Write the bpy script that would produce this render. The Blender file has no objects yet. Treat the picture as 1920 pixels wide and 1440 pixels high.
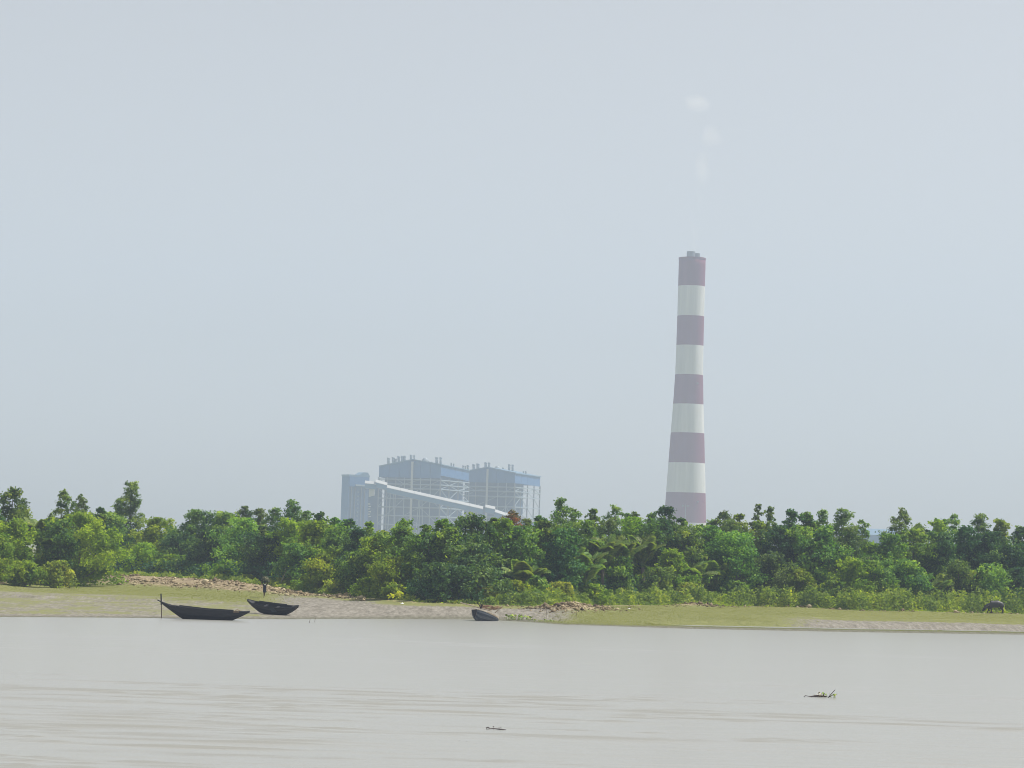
import bpy, math, random
import numpy as np
from mathutils import Vector, Matrix

scene = bpy.context.scene
COL = scene.collection
R = math.radians
random.seed(7)

# ------------------------------------------------------------------ camera
F = 5320.0                      # focal length in pixels of the 1920 x 1440 photograph
CAM_H = 5.8
TILT = math.atan(324.0 / F)
ROLL = R(1.8)
cam_data = bpy.data.cameras.new('camera')
cam = bpy.data.objects.new('camera', cam_data)
COL.objects.link(cam)
cam_data.sensor_width = 36.0
cam_data.lens = F / 1920 * 36.0
cam_data.clip_start = 1.0
cam_data.clip_end = 20000.0
CAM_M = Matrix.Translation((0, 0, CAM_H)) @ Matrix.Rotation(R(90) + TILT, 4, 'X') @ Matrix.Rotation(ROLL, 4, 'Z')
cam.matrix_world = CAM_M
scene.camera = cam

# ------------------------------------------------------------------ world and sun
SUN_EL, SUN_AZ = R(57), R(70)   # azimuth from straight ahead (+Y) towards the right (+X)
world = bpy.data.worlds.new('World')
scene.world = world
world.use_nodes = True
wn = world.node_tree
wn.nodes.clear()
sky = wn.nodes.new('ShaderNodeTexSky')
sky.sky_type = 'NISHITA'
sky.sun_disc = False
sky.sun_elevation = SUN_EL
sky.sun_rotation = SUN_AZ
sky.altitude = 0.0
sky.air_density = 1.0
sky.dust_density = 1.3
sky.ozone_density = 1.0
bg = wn.nodes.new('ShaderNodeBackground')
bg.inputs['Strength'].default_value = 0.101
wo = wn.nodes.new('ShaderNodeOutputWorld')
pale = wn.nodes.new('ShaderNodeHueSaturation')   # a humid, milky sky: less saturated all over
pale.inputs['Saturation'].default_value = 0.17
wn.links.new(sky.outputs[0], pale.inputs['Color'])
wn.links.new(pale.outputs[0], bg.inputs['Color'])
wn.links.new(bg.outputs[0], wo.inputs['Surface'])

sun_data = bpy.data.lights.new('sun', 'SUN')
sun_data.energy = 4.7
sun_data.angle = R(0.6)
sun_data.color = (1.0, 0.965, 0.91)
sun = bpy.data.objects.new('sun', sun_data)
COL.objects.link(sun)
sun_dir = Vector((math.sin(SUN_AZ) * math.cos(SUN_EL), math.cos(SUN_AZ) * math.cos(SUN_EL), math.sin(SUN_EL)))
sun.rotation_euler = sun_dir.to_track_quat('Z', 'Y').to_euler()

vs = scene.view_settings
vs.view_transform = 'Standard'
vs.look = 'None'
vs.exposure = 0.22
vs.gamma = 1.0
vs.use_curve_mapping = False
scene.cycles.filter_width = 1.0
scene.cycles.max_bounces = 6
scene.cycles.diffuse_bounces = 3
scene.cycles.glossy_bounces = 2
scene.cycles.transmission_bounces = 3
scene.cycles.transparent_max_bounces = 8
scene.cycles.volume_bounces = 2

HAZE_DENSITY = 0.00023

# ------------------------------------------------------------------ where things stand
def ray(px, py):
    d = Vector(((px - 960) / F, -(py - 720) / F, -1.0))
    return (CAM_M.to_3x3() @ d)

def at(px, py, Y):
    """World point at forward distance Y on the sight line that the survey photo gives for (px, py)."""
    d = ray(px, py)
    return Vector((0, 0, CAM_H)) + d * (Y / d.y)

def on_level(px, py, z):
    d = ray(px, py)
    return Vector((0, 0, CAM_H)) + d * ((z - CAM_H) / d.z)

WL = [(-60, 1156), (0, 1157), (300, 1159), (500, 1161), (700, 1160.5), (900, 1161.5), (1000, 1167), (1050, 1171), (1300, 1179), (1600, 1185), (1920, 1190), (1990, 1192)]
TL = [(-60, 1093), (0, 1093), (200, 1088), (350, 1096), (500, 1107), (640, 1117), (760, 1127), (900, 1131), (1050, 1134), (1200, 1133), (1400, 1136), (1600, 1144), (1920, 1151), (1990, 1153)]
ZT = 1.2
_w = [on_level(a, b, 0.0) for a, b in WL]
_t = [on_level(a, b, ZT) for a, b in TL]
_wx, _wy = [p.x for p in _w], [p.y for p in _w]
_tx, _ty = [p.x for p in _t], [p.y for p in _t]
def Yw(x): return np.interp(x, _wx, _wy)
def Yt(x): return np.interp(x, _tx, _ty)

_rs = np.random.RandomState(5)
_tab = _rs.rand(256, 256)
def vnoise(x, y):
    x = np.asarray(x, float); y = np.asarray(y, float)
    xi = np.floor(x).astype(int); yi = np.floor(y).astype(int)
    fx = x - xi; fy = y - yi
    fx = fx * fx * (3 - 2 * fx); fy = fy * fy * (3 - 2 * fy)
    a = _tab[xi % 256, yi % 256]; b = _tab[(xi + 1) % 256, yi % 256]
    c = _tab[xi % 256, (yi + 1) % 256]; d = _tab[(xi + 1) % 256, (yi + 1) % 256]
    return (a * (1 - fx) + b * fx) * (1 - fy) + (c * (1 - fx) + d * fx) * fy
def fbm(x, y, o=4):
    v = 0; amp = 0.5; tot = 0
    for k in range(o):
        v = v + amp * vnoise(x * 2 ** k + 17 * k, y * 2 ** k + 31 * k); tot += amp; amp *= 0.5
    return v / tot

def smooth(e0, e1, x):
    t = np.clip((np.asarray(x, float) - e0) / (e1 - e0), 0, 1)
    return t * t * (3 - 2 * t)
def pxof(x, y): return 960 + F * np.asarray(x) / np.maximum(np.asarray(y), 1.0)

def mound(x, y, s):
    p = pxof(x, y)
    left = smooth(20, 130, p) * (1 - smooth(420, 640, p))
    m = 0.75 * left * np.exp(-((s - 0.93) / 0.09) ** 2)
    r1 = np.exp(-((p - 1085) / 45) ** 2) * np.exp(-((s - 0.74) / 0.09) ** 2) * 0.55
    r2 = np.exp(-((p - 1310) / 30) ** 2) * np.exp(-((s - 0.95) / 0.06) ** 2) * 0.35
    return m + r1 + r2

def ground(x, y):
    x = np.asarray(x, float); y = np.asarray(y, float)
    w, t = Yw(x), Yt(x)
    s = (y - w) / (t - w)
    z = np.where(s < 0, np.maximum(-0.045 * (w - y), -2.5), ZT * np.clip(s, 0, 1))
    z = z + np.where(s > 1, 0.35 * (1 - np.exp(-np.maximum(y - t, 0) / 25)), 0)
    near = np.clip(s * 6, 0, 1) * np.clip((3 - s) / 2, 0, 1)
    z = z + (fbm(x * 0.22, y * 0.11, 3) - 0.5) * 0.16 * np.clip(s * 4 + 0.15, 0, 1) * np.clip((3 - s), 0, 1)
    ln = fbm(x * .09 + 4, y * .05, 4) - .5
    z = z + .15 * smooth(.455, .475, s + ln * .30) * (1 - smooth(480, 640, pxof(x, y))) + .12 * smooth(.50, .52, s + ln * .25) * smooth(1380, 1540, pxof(x, y))
    z = z + mound(x, y, s) * (0.7 + 0.6 * fbm(x * 0.9, y * 0.9, 2))
    # the low bar and the thread of water behind it along the far end of the flat
    p = pxof(x, y)
    bar = smooth(1180, 1330, p)
    d = y - w
    z = z + bar * (0.07 * np.exp(-((d - 3.0) / 2.6) ** 2) - 0.52 * np.exp(-((d - 11.5) / 3.8) ** 2))
    return z
def gz(x, y): return float(ground(x, y))

def ground_at(px, py):
    """Where the sight line meets the bank (or the water, z = 0)."""
    d = ray(px, py)
    o = Vector((0, 0, CAM_H))
    Y = 60.0
    while Y < 420:
        p = o + d * (Y / d.y)
        if p.z <= max(gz(p.x, p.y), 0.0):
            return p
        Y += 0.1
    return p

# ------------------------------------------------------------------ materials
def mat(name, color, rough=0.8, noise=None, spec=0.3, bump=None, metallic=0.0):
    m = bpy.data.materials.new(name)
    m.use_nodes = True
    nt = m.node_tree
    b = nt.nodes['Principled BSDF']
    b.inputs['Base Color'].default_value = (*color, 1)
    b.inputs['Roughness'].default_value = rough
    b.inputs['Specular IOR Level'].default_value = spec
    b.inputs['Metallic'].default_value = metallic
    if noise:
        col2, scale, stretch = noise
        tc = nt.nodes.new('ShaderNodeTexCoord')
        mp = nt.nodes.new('ShaderNodeMapping')
        mp.inputs['Scale'].default_value = stretch
        n = nt.nodes.new('ShaderNodeTexNoise')
        n.inputs['Scale'].default_value = scale
        n.inputs['Detail'].default_value = 6
        n.inputs['Roughness'].default_value = 0.65
        r = nt.nodes.new('ShaderNodeValToRGB')
        r.color_ramp.elements[0].position = 0.35
        r.color_ramp.elements[1].position = 0.68
        r.color_ramp.elements[0].color = (*color, 1)
        r.color_ramp.elements[1].color = (*col2, 1)
        nt.links.new(tc.outputs['Object'], mp.inputs[0])
        nt.links.new(mp.outputs[0], n.inputs['Vector'])
        nt.links.new(n.outputs[0], r.inputs[0])
        nt.links.new(r.outputs[0], b.inputs['Base Color'])
        if bump:
            bp = nt.nodes.new('ShaderNodeBump')
            bp.inputs['Strength'].default_value = bump
            nt.links.new(n.outputs[0], bp.inputs['Height'])
            nt.links.new(bp.outputs[0], b.inputs['Normal'])
    return m

def tint_mat(name, stops, rough=0.7, translucent=0.0, trans_col=None, vary=0.0, spec=0.12):
    """Colour from the per-face 'tint' value, so neighbouring leaves and lumps differ."""
    m = bpy.data.materials.new(name)
    m.use_nodes = True
    nt = m.node_tree
    b = nt.nodes['Principled BSDF']
    out = nt.nodes['Material Output']
    a = nt.nodes.new('ShaderNodeAttribute'); a.attribute_name = 'tint'
    r = nt.nodes.new('ShaderNodeValToRGB')
    els = r.color_ramp.elements
    for i, (p, c) in enumerate(stops):
        e = els[i] if i < 2 else els.new(p)
        e.position = p; e.color = (*c, 1)
    nt.links.new(a.outputs['Fac'], r.inputs[0])
    src = r.outputs[0]
    if vary:
        oi = nt.nodes.new('ShaderNodeObjectInfo')
        hs = nt.nodes.new('ShaderNodeHueSaturation')
        m1 = nt.nodes.new('ShaderNodeMapRange')
        m1.inputs['To Min'].default_value = 1 - vary; m1.inputs['To Max'].default_value = 1 + vary
        m2 = nt.nodes.new('ShaderNodeMapRange')
        m2.inputs['To Min'].default_value = 0.475; m2.inputs['To Max'].default_value = 0.515
        nt.links.new(oi.outputs['Random'], m1.inputs[0]); nt.links.new(oi.outputs['Random'], m2.inputs[0])
        nt.links.new(m1.outputs[0], hs.inputs['Value']); nt.links.new(m2.outputs[0], hs.inputs['Hue'])
        nt.links.new(src, hs.inputs['Color']); src = hs.outputs[0]
    nt.links.new(src, b.inputs['Base Color'])
    b.inputs['Roughness'].default_value = rough
    b.inputs['Specular IOR Level'].default_value = spec
    if translucent:
        t = nt.nodes.new('ShaderNodeBsdfTranslucent')
        mx = nt.nodes.new('ShaderNodeMixRGB'); mx.blend_type = 'MULTIPLY'; mx.inputs[0].default_value = 1
        mx.inputs[2].default_value = (*trans_col, 1)
        nt.links.new(src, mx.inputs[1]); nt.links.new(mx.outputs[0], t.inputs['Color'])
        ms = nt.nodes.new('ShaderNodeMixShader'); ms.inputs[0].default_value = translucent
        nt.links.new(b.outputs[0], ms.inputs[1]); nt.links.new(t.outputs[0], ms.inputs[2])
        nt.links.new(ms.outputs[0], out.inputs['Surface'])
    return m

TC = (1.9, 2.0, 0.5)
LEAF = {
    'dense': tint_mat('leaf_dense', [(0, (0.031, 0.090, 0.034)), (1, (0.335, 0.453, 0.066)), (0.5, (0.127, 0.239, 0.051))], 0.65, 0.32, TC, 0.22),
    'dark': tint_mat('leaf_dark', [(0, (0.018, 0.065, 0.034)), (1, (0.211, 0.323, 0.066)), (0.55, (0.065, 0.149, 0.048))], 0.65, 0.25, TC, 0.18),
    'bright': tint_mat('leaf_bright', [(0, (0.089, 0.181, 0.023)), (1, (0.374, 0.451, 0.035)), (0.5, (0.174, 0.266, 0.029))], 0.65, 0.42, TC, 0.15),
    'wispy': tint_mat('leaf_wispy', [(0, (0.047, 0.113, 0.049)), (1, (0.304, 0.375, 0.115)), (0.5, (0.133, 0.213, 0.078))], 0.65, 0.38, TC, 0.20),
    'scrub': tint_mat('leaf_scrub', [(0, (0.107, 0.166, 0.043)), (1, (0.586, 0.543, 0.077)), (0.5, (0.273, 0.340, 0.054))], 0.7, 0.38, TC, 0.08),
    'palm': tint_mat('leaf_palm', [(0, (0.083, 0.166, 0.057)), (1, (0.411, 0.453, 0.135)), (0.5, (0.198, 0.296, 0.083))], 0.4, 0.25, TC, 0.12),
}
M_RUSTLEAF = tint_mat('leaf_rust', [(0, (0.090, 0.119, 0.045)), (1, (0.445, 0.240, 0.086)), (0.5, (0.180, 0.197, 0.082))], 0.6, 0.3, (1.6, 1.2, 0.6), 0.05)
M_BARK = mat('bark', (0.16, 0.13, 0.10), 0.9, ((0.27, 0.23, 0.18), 6, (1, 1, 0.2)))
M_PALEBARK = mat('pale_bark', (0.42, 0.38, 0.30), 0.9, ((0.30, 0.26, 0.20), 6, (1, 1, 0.2)))
M_TAR = mat('tarred_wood', (0.006, 0.007, 0.011), 0.65, ((0.016, 0.016, 0.020), 3, (0.6, 4, 8)), 0.4)
M_TARWORN = mat('worn_tarred_wood', (0.009, 0.010, 0.015), 0.65, ((0.035, 0.034, 0.034), 3, (0.6, 4, 8)), 0.4)
M_GREYBOAT = mat('grey_blue_boat_paint', (0.020, 0.029, 0.046), 0.6, ((0.060, 0.075, 0.095), 3, (0.6, 4, 8)))
M_GREYWORN = mat('worn_grey_blue_boat_paint', (0.055, 0.072, 0.095), 0.6, ((0.12, 0.13, 0.14), 3, (0.6, 4, 8)))
M_RAIL = mat('sunlit_rail_wood', (0.66, 0.59, 0.47), 0.8)  # sun on the gunwale's top edge, put into a lighter wood colour
M_PALEWOOD = mat('pale_wood', (0.50, 0.42, 0.31), 0.8, ((0.36, 0.29, 0.20), 8, (1, 4, 4)))
M_WOOD = mat('old_wood', (0.11, 0.085, 0.06), 0.85, ((0.20, 0.15, 0.10), 6, (1, 4, 4)))
M_BRUSH = mat('dry_twigs', (0.20, 0.11, 0.06), 0.9, ((0.36, 0.24, 0.14), 9, (1, 1, 1)))
M_RED = mat('red_band_paint', (0.15, 0.020, 0.060), 0.8, ((0.19, 0.035, 0.080), 0.16, (1, 1, 0.05)))
M_WHITE = mat('white_band_paint', (0.70, 0.69, 0.66), 0.8, ((0.54, 0.535, 0.51), 0.16, (1, 1, 0.05)))
M_FLUE = mat('flue_steel', (0.22, 0.25, 0.26), 0.6)
M_CLAD = mat('blue_cladding', (0.05, 0.15, 0.34), 0.6, ((0.065, 0.17, 0.36), 0.05, (1, 1, 1)))
M_CLADROOF = mat('blue_roof_sheet', (0.14, 0.24, 0.34), 0.5)
M_CORE = mat('boiler_casing', (0.05, 0.11, 0.23), 0.7, ((0.08, 0.15, 0.27), 0.12, (1, 1, 2)))
M_STEEL = mat('pale_steel', (0.30, 0.36, 0.41), 0.6)
M_STEELDARK = mat('grey_steel', (0.26, 0.27, 0.30), 0.6)
M_GALV = mat('galvanised_vent', (0.30, 0.34, 0.36), 0.55)
M_WHITESHEET = mat('white_roof_sheet', (0.50, 0.50, 0.49), 0.6)
M_GALLERY = mat('gallery_wall_sheet', (0.09, 0.20, 0.35), 0.6)
M_SKIN = mat('skin', (0.10, 0.055, 0.035), 0.6)
M_CLOTH = mat('dark_cloth', (0.015, 0.02, 0.04), 0.9, ((0.025, 0.03, 0.05), 8, (1, 1, 1)))
M_WHITECLOTH = mat('white_cloth', (0.8, 0.8, 0.76), 0.9)
M_HAIR = mat('black_hair', (0.012, 0.011, 0.010), 0.6)
M_BUFF = mat('buffalo_hide', (0.018, 0.019, 0.024), 0.55, ((0.04, 0.038, 0.04), 3, (1, 1, 1)), 0.5)
M_HORN = mat('horn', (0.10, 0.09, 0.08), 0.5)
M_HYA = tint_mat('hyacinth_leaf', [(0, (0.10, 0.19, 0.02)), (1, (0.42, 0.50, 0.06)), (0.5, (0.24, 0.36, 0.035))], 0.4, 0.2, TC, 0.1)
M_DEADLEAF = mat('dry_leaf', (0.60, 0.55, 0.40), 0.8, ((0.42, 0.36, 0.2), 10, (1, 1, 1)))
M_DARKSTEM = mat('dark_stem', (0.045, 0.022, 0.018), 0.6)
M_PLASTIC = mat('white_plastic', (0.8, 0.8, 0.78), 0.4)

# ------------------------------------------------------------------ mesh helpers
def link(name, verts, faces, m, parent=None, tint=None, smooth_=False):
    me = bpy.data.meshes.new(name)
    if isinstance(verts, np.ndarray) and isinstance(faces, np.ndarray):
        nv, (nf, k) = len(verts), faces.shape
        me.vertices.add(nv); me.vertices.foreach_set('co', verts.astype(np.float32).ravel())
        me.loops.add(nf * k); me.loops.foreach_set('vertex_index', faces.astype(np.int32).ravel())
        me.polygons.add(nf)
        me.polygons.foreach_set('loop_start', np.arange(0, nf * k, k, dtype=np.int32))
        me.update(calc_edges=True)
    else:
        me.from_pydata([tuple(v) for v in verts], [], faces)
        me.update()
    if tint is not None:
        at_ = me.attributes.new('tint', 'FLOAT', 'FACE')
        at_.data.foreach_set('value', np.asarray(tint, np.float32))
    me.materials.append(m)
    if smooth_:
        me.polygons.foreach_set('use_smooth', np.ones(len(me.polygons), bool))
    o = bpy.data.objects.new(name, me)
    COL.objects.link(o)
    if parent is not None:
        o.parent = parent
    return o

def tag(o, label, cat=None, group=None, kind=None):
    if label: o['label'] = label
    if cat: o['category'] = cat
    if group: o['group'] = group
    if kind: o['kind'] = kind
    return o

def thing(name, label, cat, loc=(0, 0, 0), rz=0.0, group=None):
    o = bpy.data.objects.new(name, None)
    COL.objects.link(o)
    o.location = loc
    o.rotation_euler = (0, 0, rz)
    return tag(o, label, cat, group)

class MB:
    def __init__(s): s.v = []; s.f = []
    def add(s, vs_, fs):
        n = len(s.v); s.v += [Vector(v) for v in vs_]; s.f += [tuple(i + n for i in f) for f in fs]; return s
    def box(s, c, d, rz=0.0):
        x, y, z = d[0] / 2, d[1] / 2, d[2] / 2
        M = Matrix.Rotation(rz, 3, 'Z')
        vs_ = [Vector(c) + M @ Vector((a * x, b * y, e * z)) for a in (-1, 1) for b in (-1, 1) for e in (-1, 1)]
        return s.add(vs_, [(0, 1, 3, 2), (4, 6, 7, 5), (0, 4, 5, 1), (2, 3, 7, 6), (0, 2, 6, 4), (1, 5, 7, 3)])
    def bar(s, a, b, w, h=None):
        a = Vector(a); b = Vector(b); h = h or w
        d = (b - a).normalized()
        up = Vector((0, 0, 1)) if abs(d.z) < 0.95 else Vector((1, 0, 0))
        x = d.cross(up).normalized() * w / 2; y = d.cross(x).normalized() * h / 2
        return s.add([a - x - y, a + x - y, a + x + y, a - x + y, b - x - y, b + x - y, b + x + y, b - x + y],
                     [(3, 2, 1, 0), (4, 5, 6, 7), (0, 1, 5, 4), (1, 2, 6, 5), (2, 3, 7, 6), (3, 0, 4, 7)])
    def tube(s, pts, rad, n=6, cap=True):
        pts = [Vector(p) for p in pts]
        rs = rad if isinstance(rad, (list, tuple)) else [rad] * len(pts)
        rings = []
        for i, p in enumerate(pts):
            d = (pts[min(i + 1, len(pts) - 1)] - pts[max(i - 1, 0)]).normalized()
            up = Vector((0, 0, 1)) if abs(d.z) < 0.9 else Vector((1, 0, 0))
            x = d.cross(up).normalized(); y = d.cross(x).normalized()
            rings.append([p + (x * math.cos(2 * math.pi * k / n) + y * math.sin(2 * math.pi * k / n)) * rs[i] for k in range(n)])
        vs_ = [v for r in rings for v in r]; fs = []
        for i in range(len(rings) - 1):
            for k in range(n):
                fs.append((i * n + k, i * n + (k + 1) % n, (i + 1) * n + (k + 1) % n, (i + 1) * n + k))
        if cap:
            fs.append(tuple(range(n - 1, -1, -1))); fs.append(tuple((len(rings) - 1) * n + k for k in range(n)))
        return s.add(vs_, fs)
    def ball(s, c, r, n=8, m=5, sc=(1, 1, 1)):
        c = Vector(c); vs_ = [c + Vector((0, 0, r * sc[2]))]; fs = []
        for i in range(1, m):
            th = math.pi * i / m
            for k in range(n):
                ph = 2 * math.pi * k / n
                vs_.append(c + Vector((r * sc[0] * math.sin(th) * math.cos(ph), r * sc[1] * math.sin(th) * math.sin(ph), r * sc[2] * math.cos(th))))
        vs_.append(c - Vector((0, 0, r * sc[2])))
        for k in range(n): fs.append((0, 1 + k, 1 + (k + 1) % n))
        for i in range(m - 2):
            for k in range(n):
                a = 1 + i * n
                fs.append((a + k, a + n + k, a + n + (k + 1) % n, a + (k + 1) % n))
        a = 1 + (m - 2) * n
        for k in range(n): fs.append((a + k, len(vs_) - 1, a + (k + 1) % n))
        return s.add(vs_, fs)
    def slab(s, poly, thick):
        """A plate: polygon poly (3D) thickened by the vector thick."""
        n = len(poly); t = Vector(thick)
        vs_ = [Vector(p) for p in poly] + [Vector(p) + t for p in poly]
        fs = [tuple(range(n)), tuple(range(2 * n - 1, n - 1, -1))] + [(i, i + n, (i + 1) % n + n, (i + 1) % n) for i in range(n)]
        return s.add(vs_, fs)
    def build(s, name, m, parent=None, smooth_=False):
        return link(name, s.v, s.f, m, parent, smooth_=smooth_)

# ------------------------------------------------------------------ ground, water
def build_ground():
    xs = np.concatenate([np.linspace(-2900, -130, 24), np.arange(-90, 90.01, 0.7), np.linspace(130, 2900, 24)])
    ys = np.concatenate([[-350, -200, -60, 40, 120, 170], np.arange(200, 345, 0.55), np.array([350, 360, 380, 420, 500, 650, 900, 1300, 1800, 2400, 3000, 3700, 4300])])
    X, Y = np.meshgrid(xs, ys)
    Z = ground(X, Y)
    w, t = Yw(X), Yt(X)
    s = (Y - w) / (t - w)
    p = pxof(X, Y)
    # what the bank is made of: grass (r), dry earth and litter (g), the rest bare mud
    nz = fbm(X * 0.10, Y * 0.10, 4); nz2 = fbm(X * 0.5 + 40, Y * 0.25, 4)
    left = 1 - smooth(470, 600, p); right = smooth(1040, 1130, p)
    gl = smooth(0.40, 0.55, s + (nz - 0.5) * 0.35) * (1 - smooth(0.86, 0.92, s)) * left
    gl = np.maximum(gl * .92, left * (.36 + .25 * smooth(0.48, 0.66, nz2)) * smooth(0.02, 0.1, s) * (1 - smooth(0.85, 0.9, s)))
    gm = (1 - left) * (1 - right) * 0.8 * smooth(0.70, 0.9, s + (nz - 0.5) * 0.3)
    patch = smooth(1400, 1600, p) * smooth(0.10, 0.16, s) * (1 - smooth(0.46, 0.58, s + (nz - 0.5) * 0.25))
    gr = right * smooth(0.02, 0.06, s) * (1 - 0.92 * patch) * (1 - 0.5 * smooth(0.94, 0.99, s))
    r2 = smooth(960, 1060, p) * (1 - right) * np.exp(-((s - 0.12) / 0.09) ** 2)
    G = np.clip(gl + gm + gr + r2, 0, 1)
    dd = Y - w
    wet = np.maximum(np.exp(-((dd - 1) / 3.0) ** 2) * .8, smooth(1180, 1330, p) * np.exp(-((dd - 4) / 4) ** 2))
    G = np.where(s > 1.0, 0.75, G)
    E = left * smooth(0.84, 0.90, s + (nz2 - 0.5) * 0.1) + np.clip(mound(X, Y, s) * 3, 0, 1) * 0.9 + right * 0.6 * smooth(0.93, 0.98, s + (nz2 - .5) * .1) \
        + (1 - left) * (1 - right) * 0.4 * smooth(0.8, 0.95, s)
    E = np.where(s > 1.08, 0.3, np.clip(E, 0, 1))
    verts = np.stack([X.ravel(), Y.ravel(), Z.ravel()], 1)
    nx, ny = len(xs), len(ys)
    i = np.arange(nx * ny).reshape(ny, nx)
    faces = np.stack([i[:-1, :-1].ravel(), i[:-1, 1:].ravel(), i[1:, 1:].ravel(), i[1:, :-1].ravel()], 1)
    m = bpy.data.materials.new('river_bank')
    m.use_nodes = True
    nt = m.node_tree; L = nt.links; N = nt.nodes
    b = N['Principled BSDF']
    tc = N.new('ShaderNodeTexCoord')
    def noise(scale, sc=(1, 1, 1), detail=6, rough=0.65):
        mp = N.new('ShaderNodeMapping'); mp.inputs['Scale'].default_value = sc
        n = N.new('ShaderNodeTexNoise'); n.inputs['Scale'].default_value = scale
        n.inputs['Detail'].default_value = detail; n.inputs['Roughness'].default_value = rough
        L.new(tc.outputs['Object'], mp.inputs[0]); L.new(mp.outputs[0], n.inputs['Vector'])
        return n.outputs[0]
    def ramp(src, stops):
        r = N.new('ShaderNodeValToRGB'); els = r.color_ramp.elements
        for k, (pp, c) in enumerate(stops):
            e = els[k] if k < 2 else els.new(pp)
            e.position = pp; e.color = (*c, 1)
        L.new(src, r.inputs[0]); return r.outputs[0]
    def mix(f, a, c, blend='MIX'):
        x = N.new('ShaderNodeMixRGB'); x.blend_type = blend
        L.new(f, x.inputs[0]); L.new(a, x.inputs[1]); L.new(c, x.inputs[2]); return x.outputs[0]
    n1 = noise(0.55, (1, 0.5, 1)); n2 = noise(2.2, (1.3, 0.22, 1)); n3 = noise(0.14, (1, 0.6, 1))
    n4 = noise(1.1, (2.4, 0.35, 1), 8, 0.75)
    mud = ramp(n4, [(0.34, (0.115, 0.100, 0.076)), (0.68, (0.33, 0.305, 0.255)), (0.5, (0.210, 0.190, 0.152))])
    grass = ramp(n2, [(0.25, (0.145, 0.155, 0.042)), (0.75, (0.220, 0.222, 0.070)), (0.5, (0.184, 0.190, 0.054))])
    earth = ramp(n2, [(0.3, (0.15, 0.11, 0.060)), (0.7, (0.42, 0.34, 0.21)), (0.5, (0.27, 0.205, 0.12))])
    ag = N.new('ShaderNodeAttribute'); ag.attribute_name = 'cover'
    sp = N.new('ShaderNodeSeparateColor'); L.new(ag.outputs['Color'], sp.inputs[0])
    def breakup(src, amt):
        ma = N.new('ShaderNodeMath'); ma.operation = 'SUBTRACT'; ma.inputs[1].default_value = 0.5; L.new(n2, ma.inputs[0])
        mm = N.new('ShaderNodeMath'); mm.operation = 'MULTIPLY_ADD'; mm.inputs[1].default_value = amt; L.new(ma.outputs[0], mm.inputs[0]); L.new(src, mm.inputs[2])
        mr = N.new('ShaderNodeMapRange'); mr.inputs['From Min'].default_value = 0.3; mr.inputs['From Max'].default_value = 0.7
        L.new(mm.outputs[0], mr.inputs[0]); return mr.outputs[0]
    c = mix(breakup(sp.outputs[0], 1.3), mud, grass)
    c = mix(breakup(sp.outputs[1], 1.3), c, earth)
    dk = N.new('ShaderNodeRGB'); dk.outputs[0].default_value = (0.075, 0.078, 0.036, 1)
    wm = N.new('ShaderNodeMath'); wm.operation = 'MULTIPLY'; wm.inputs[1].default_value = 0.75; L.new(sp.outputs[2], wm.inputs[0])
    c = mix(wm.outputs[0], c, dk.outputs[0])
    L.new(c, b.inputs['Base Color'])
    b.inputs['Roughness'].default_value = 0.85
    b.inputs['Specular IOR Level'].default_value = 0.25
    bp = N.new('ShaderNodeBump'); bp.inputs['Strength'].default_value = 0.3; bp.inputs['Distance'].default_value = 0.06
    L.new(n2, bp.inputs['Height']); L.new(bp.outputs[0], b.inputs['Normal'])
    o = link('ground', verts, faces, m, smooth_=True)
    ca = o.data.color_attributes.new('cover', 'FLOAT_COLOR', 'POINT')
    ca.data.foreach_set('color', np.stack([G.ravel(), E.ravel(), wet.ravel(), 0 * G.ravel() + 1], 1).astype(np.float32).ravel())
    o['kind'] = 'structure'
    return o
build_ground()

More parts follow.
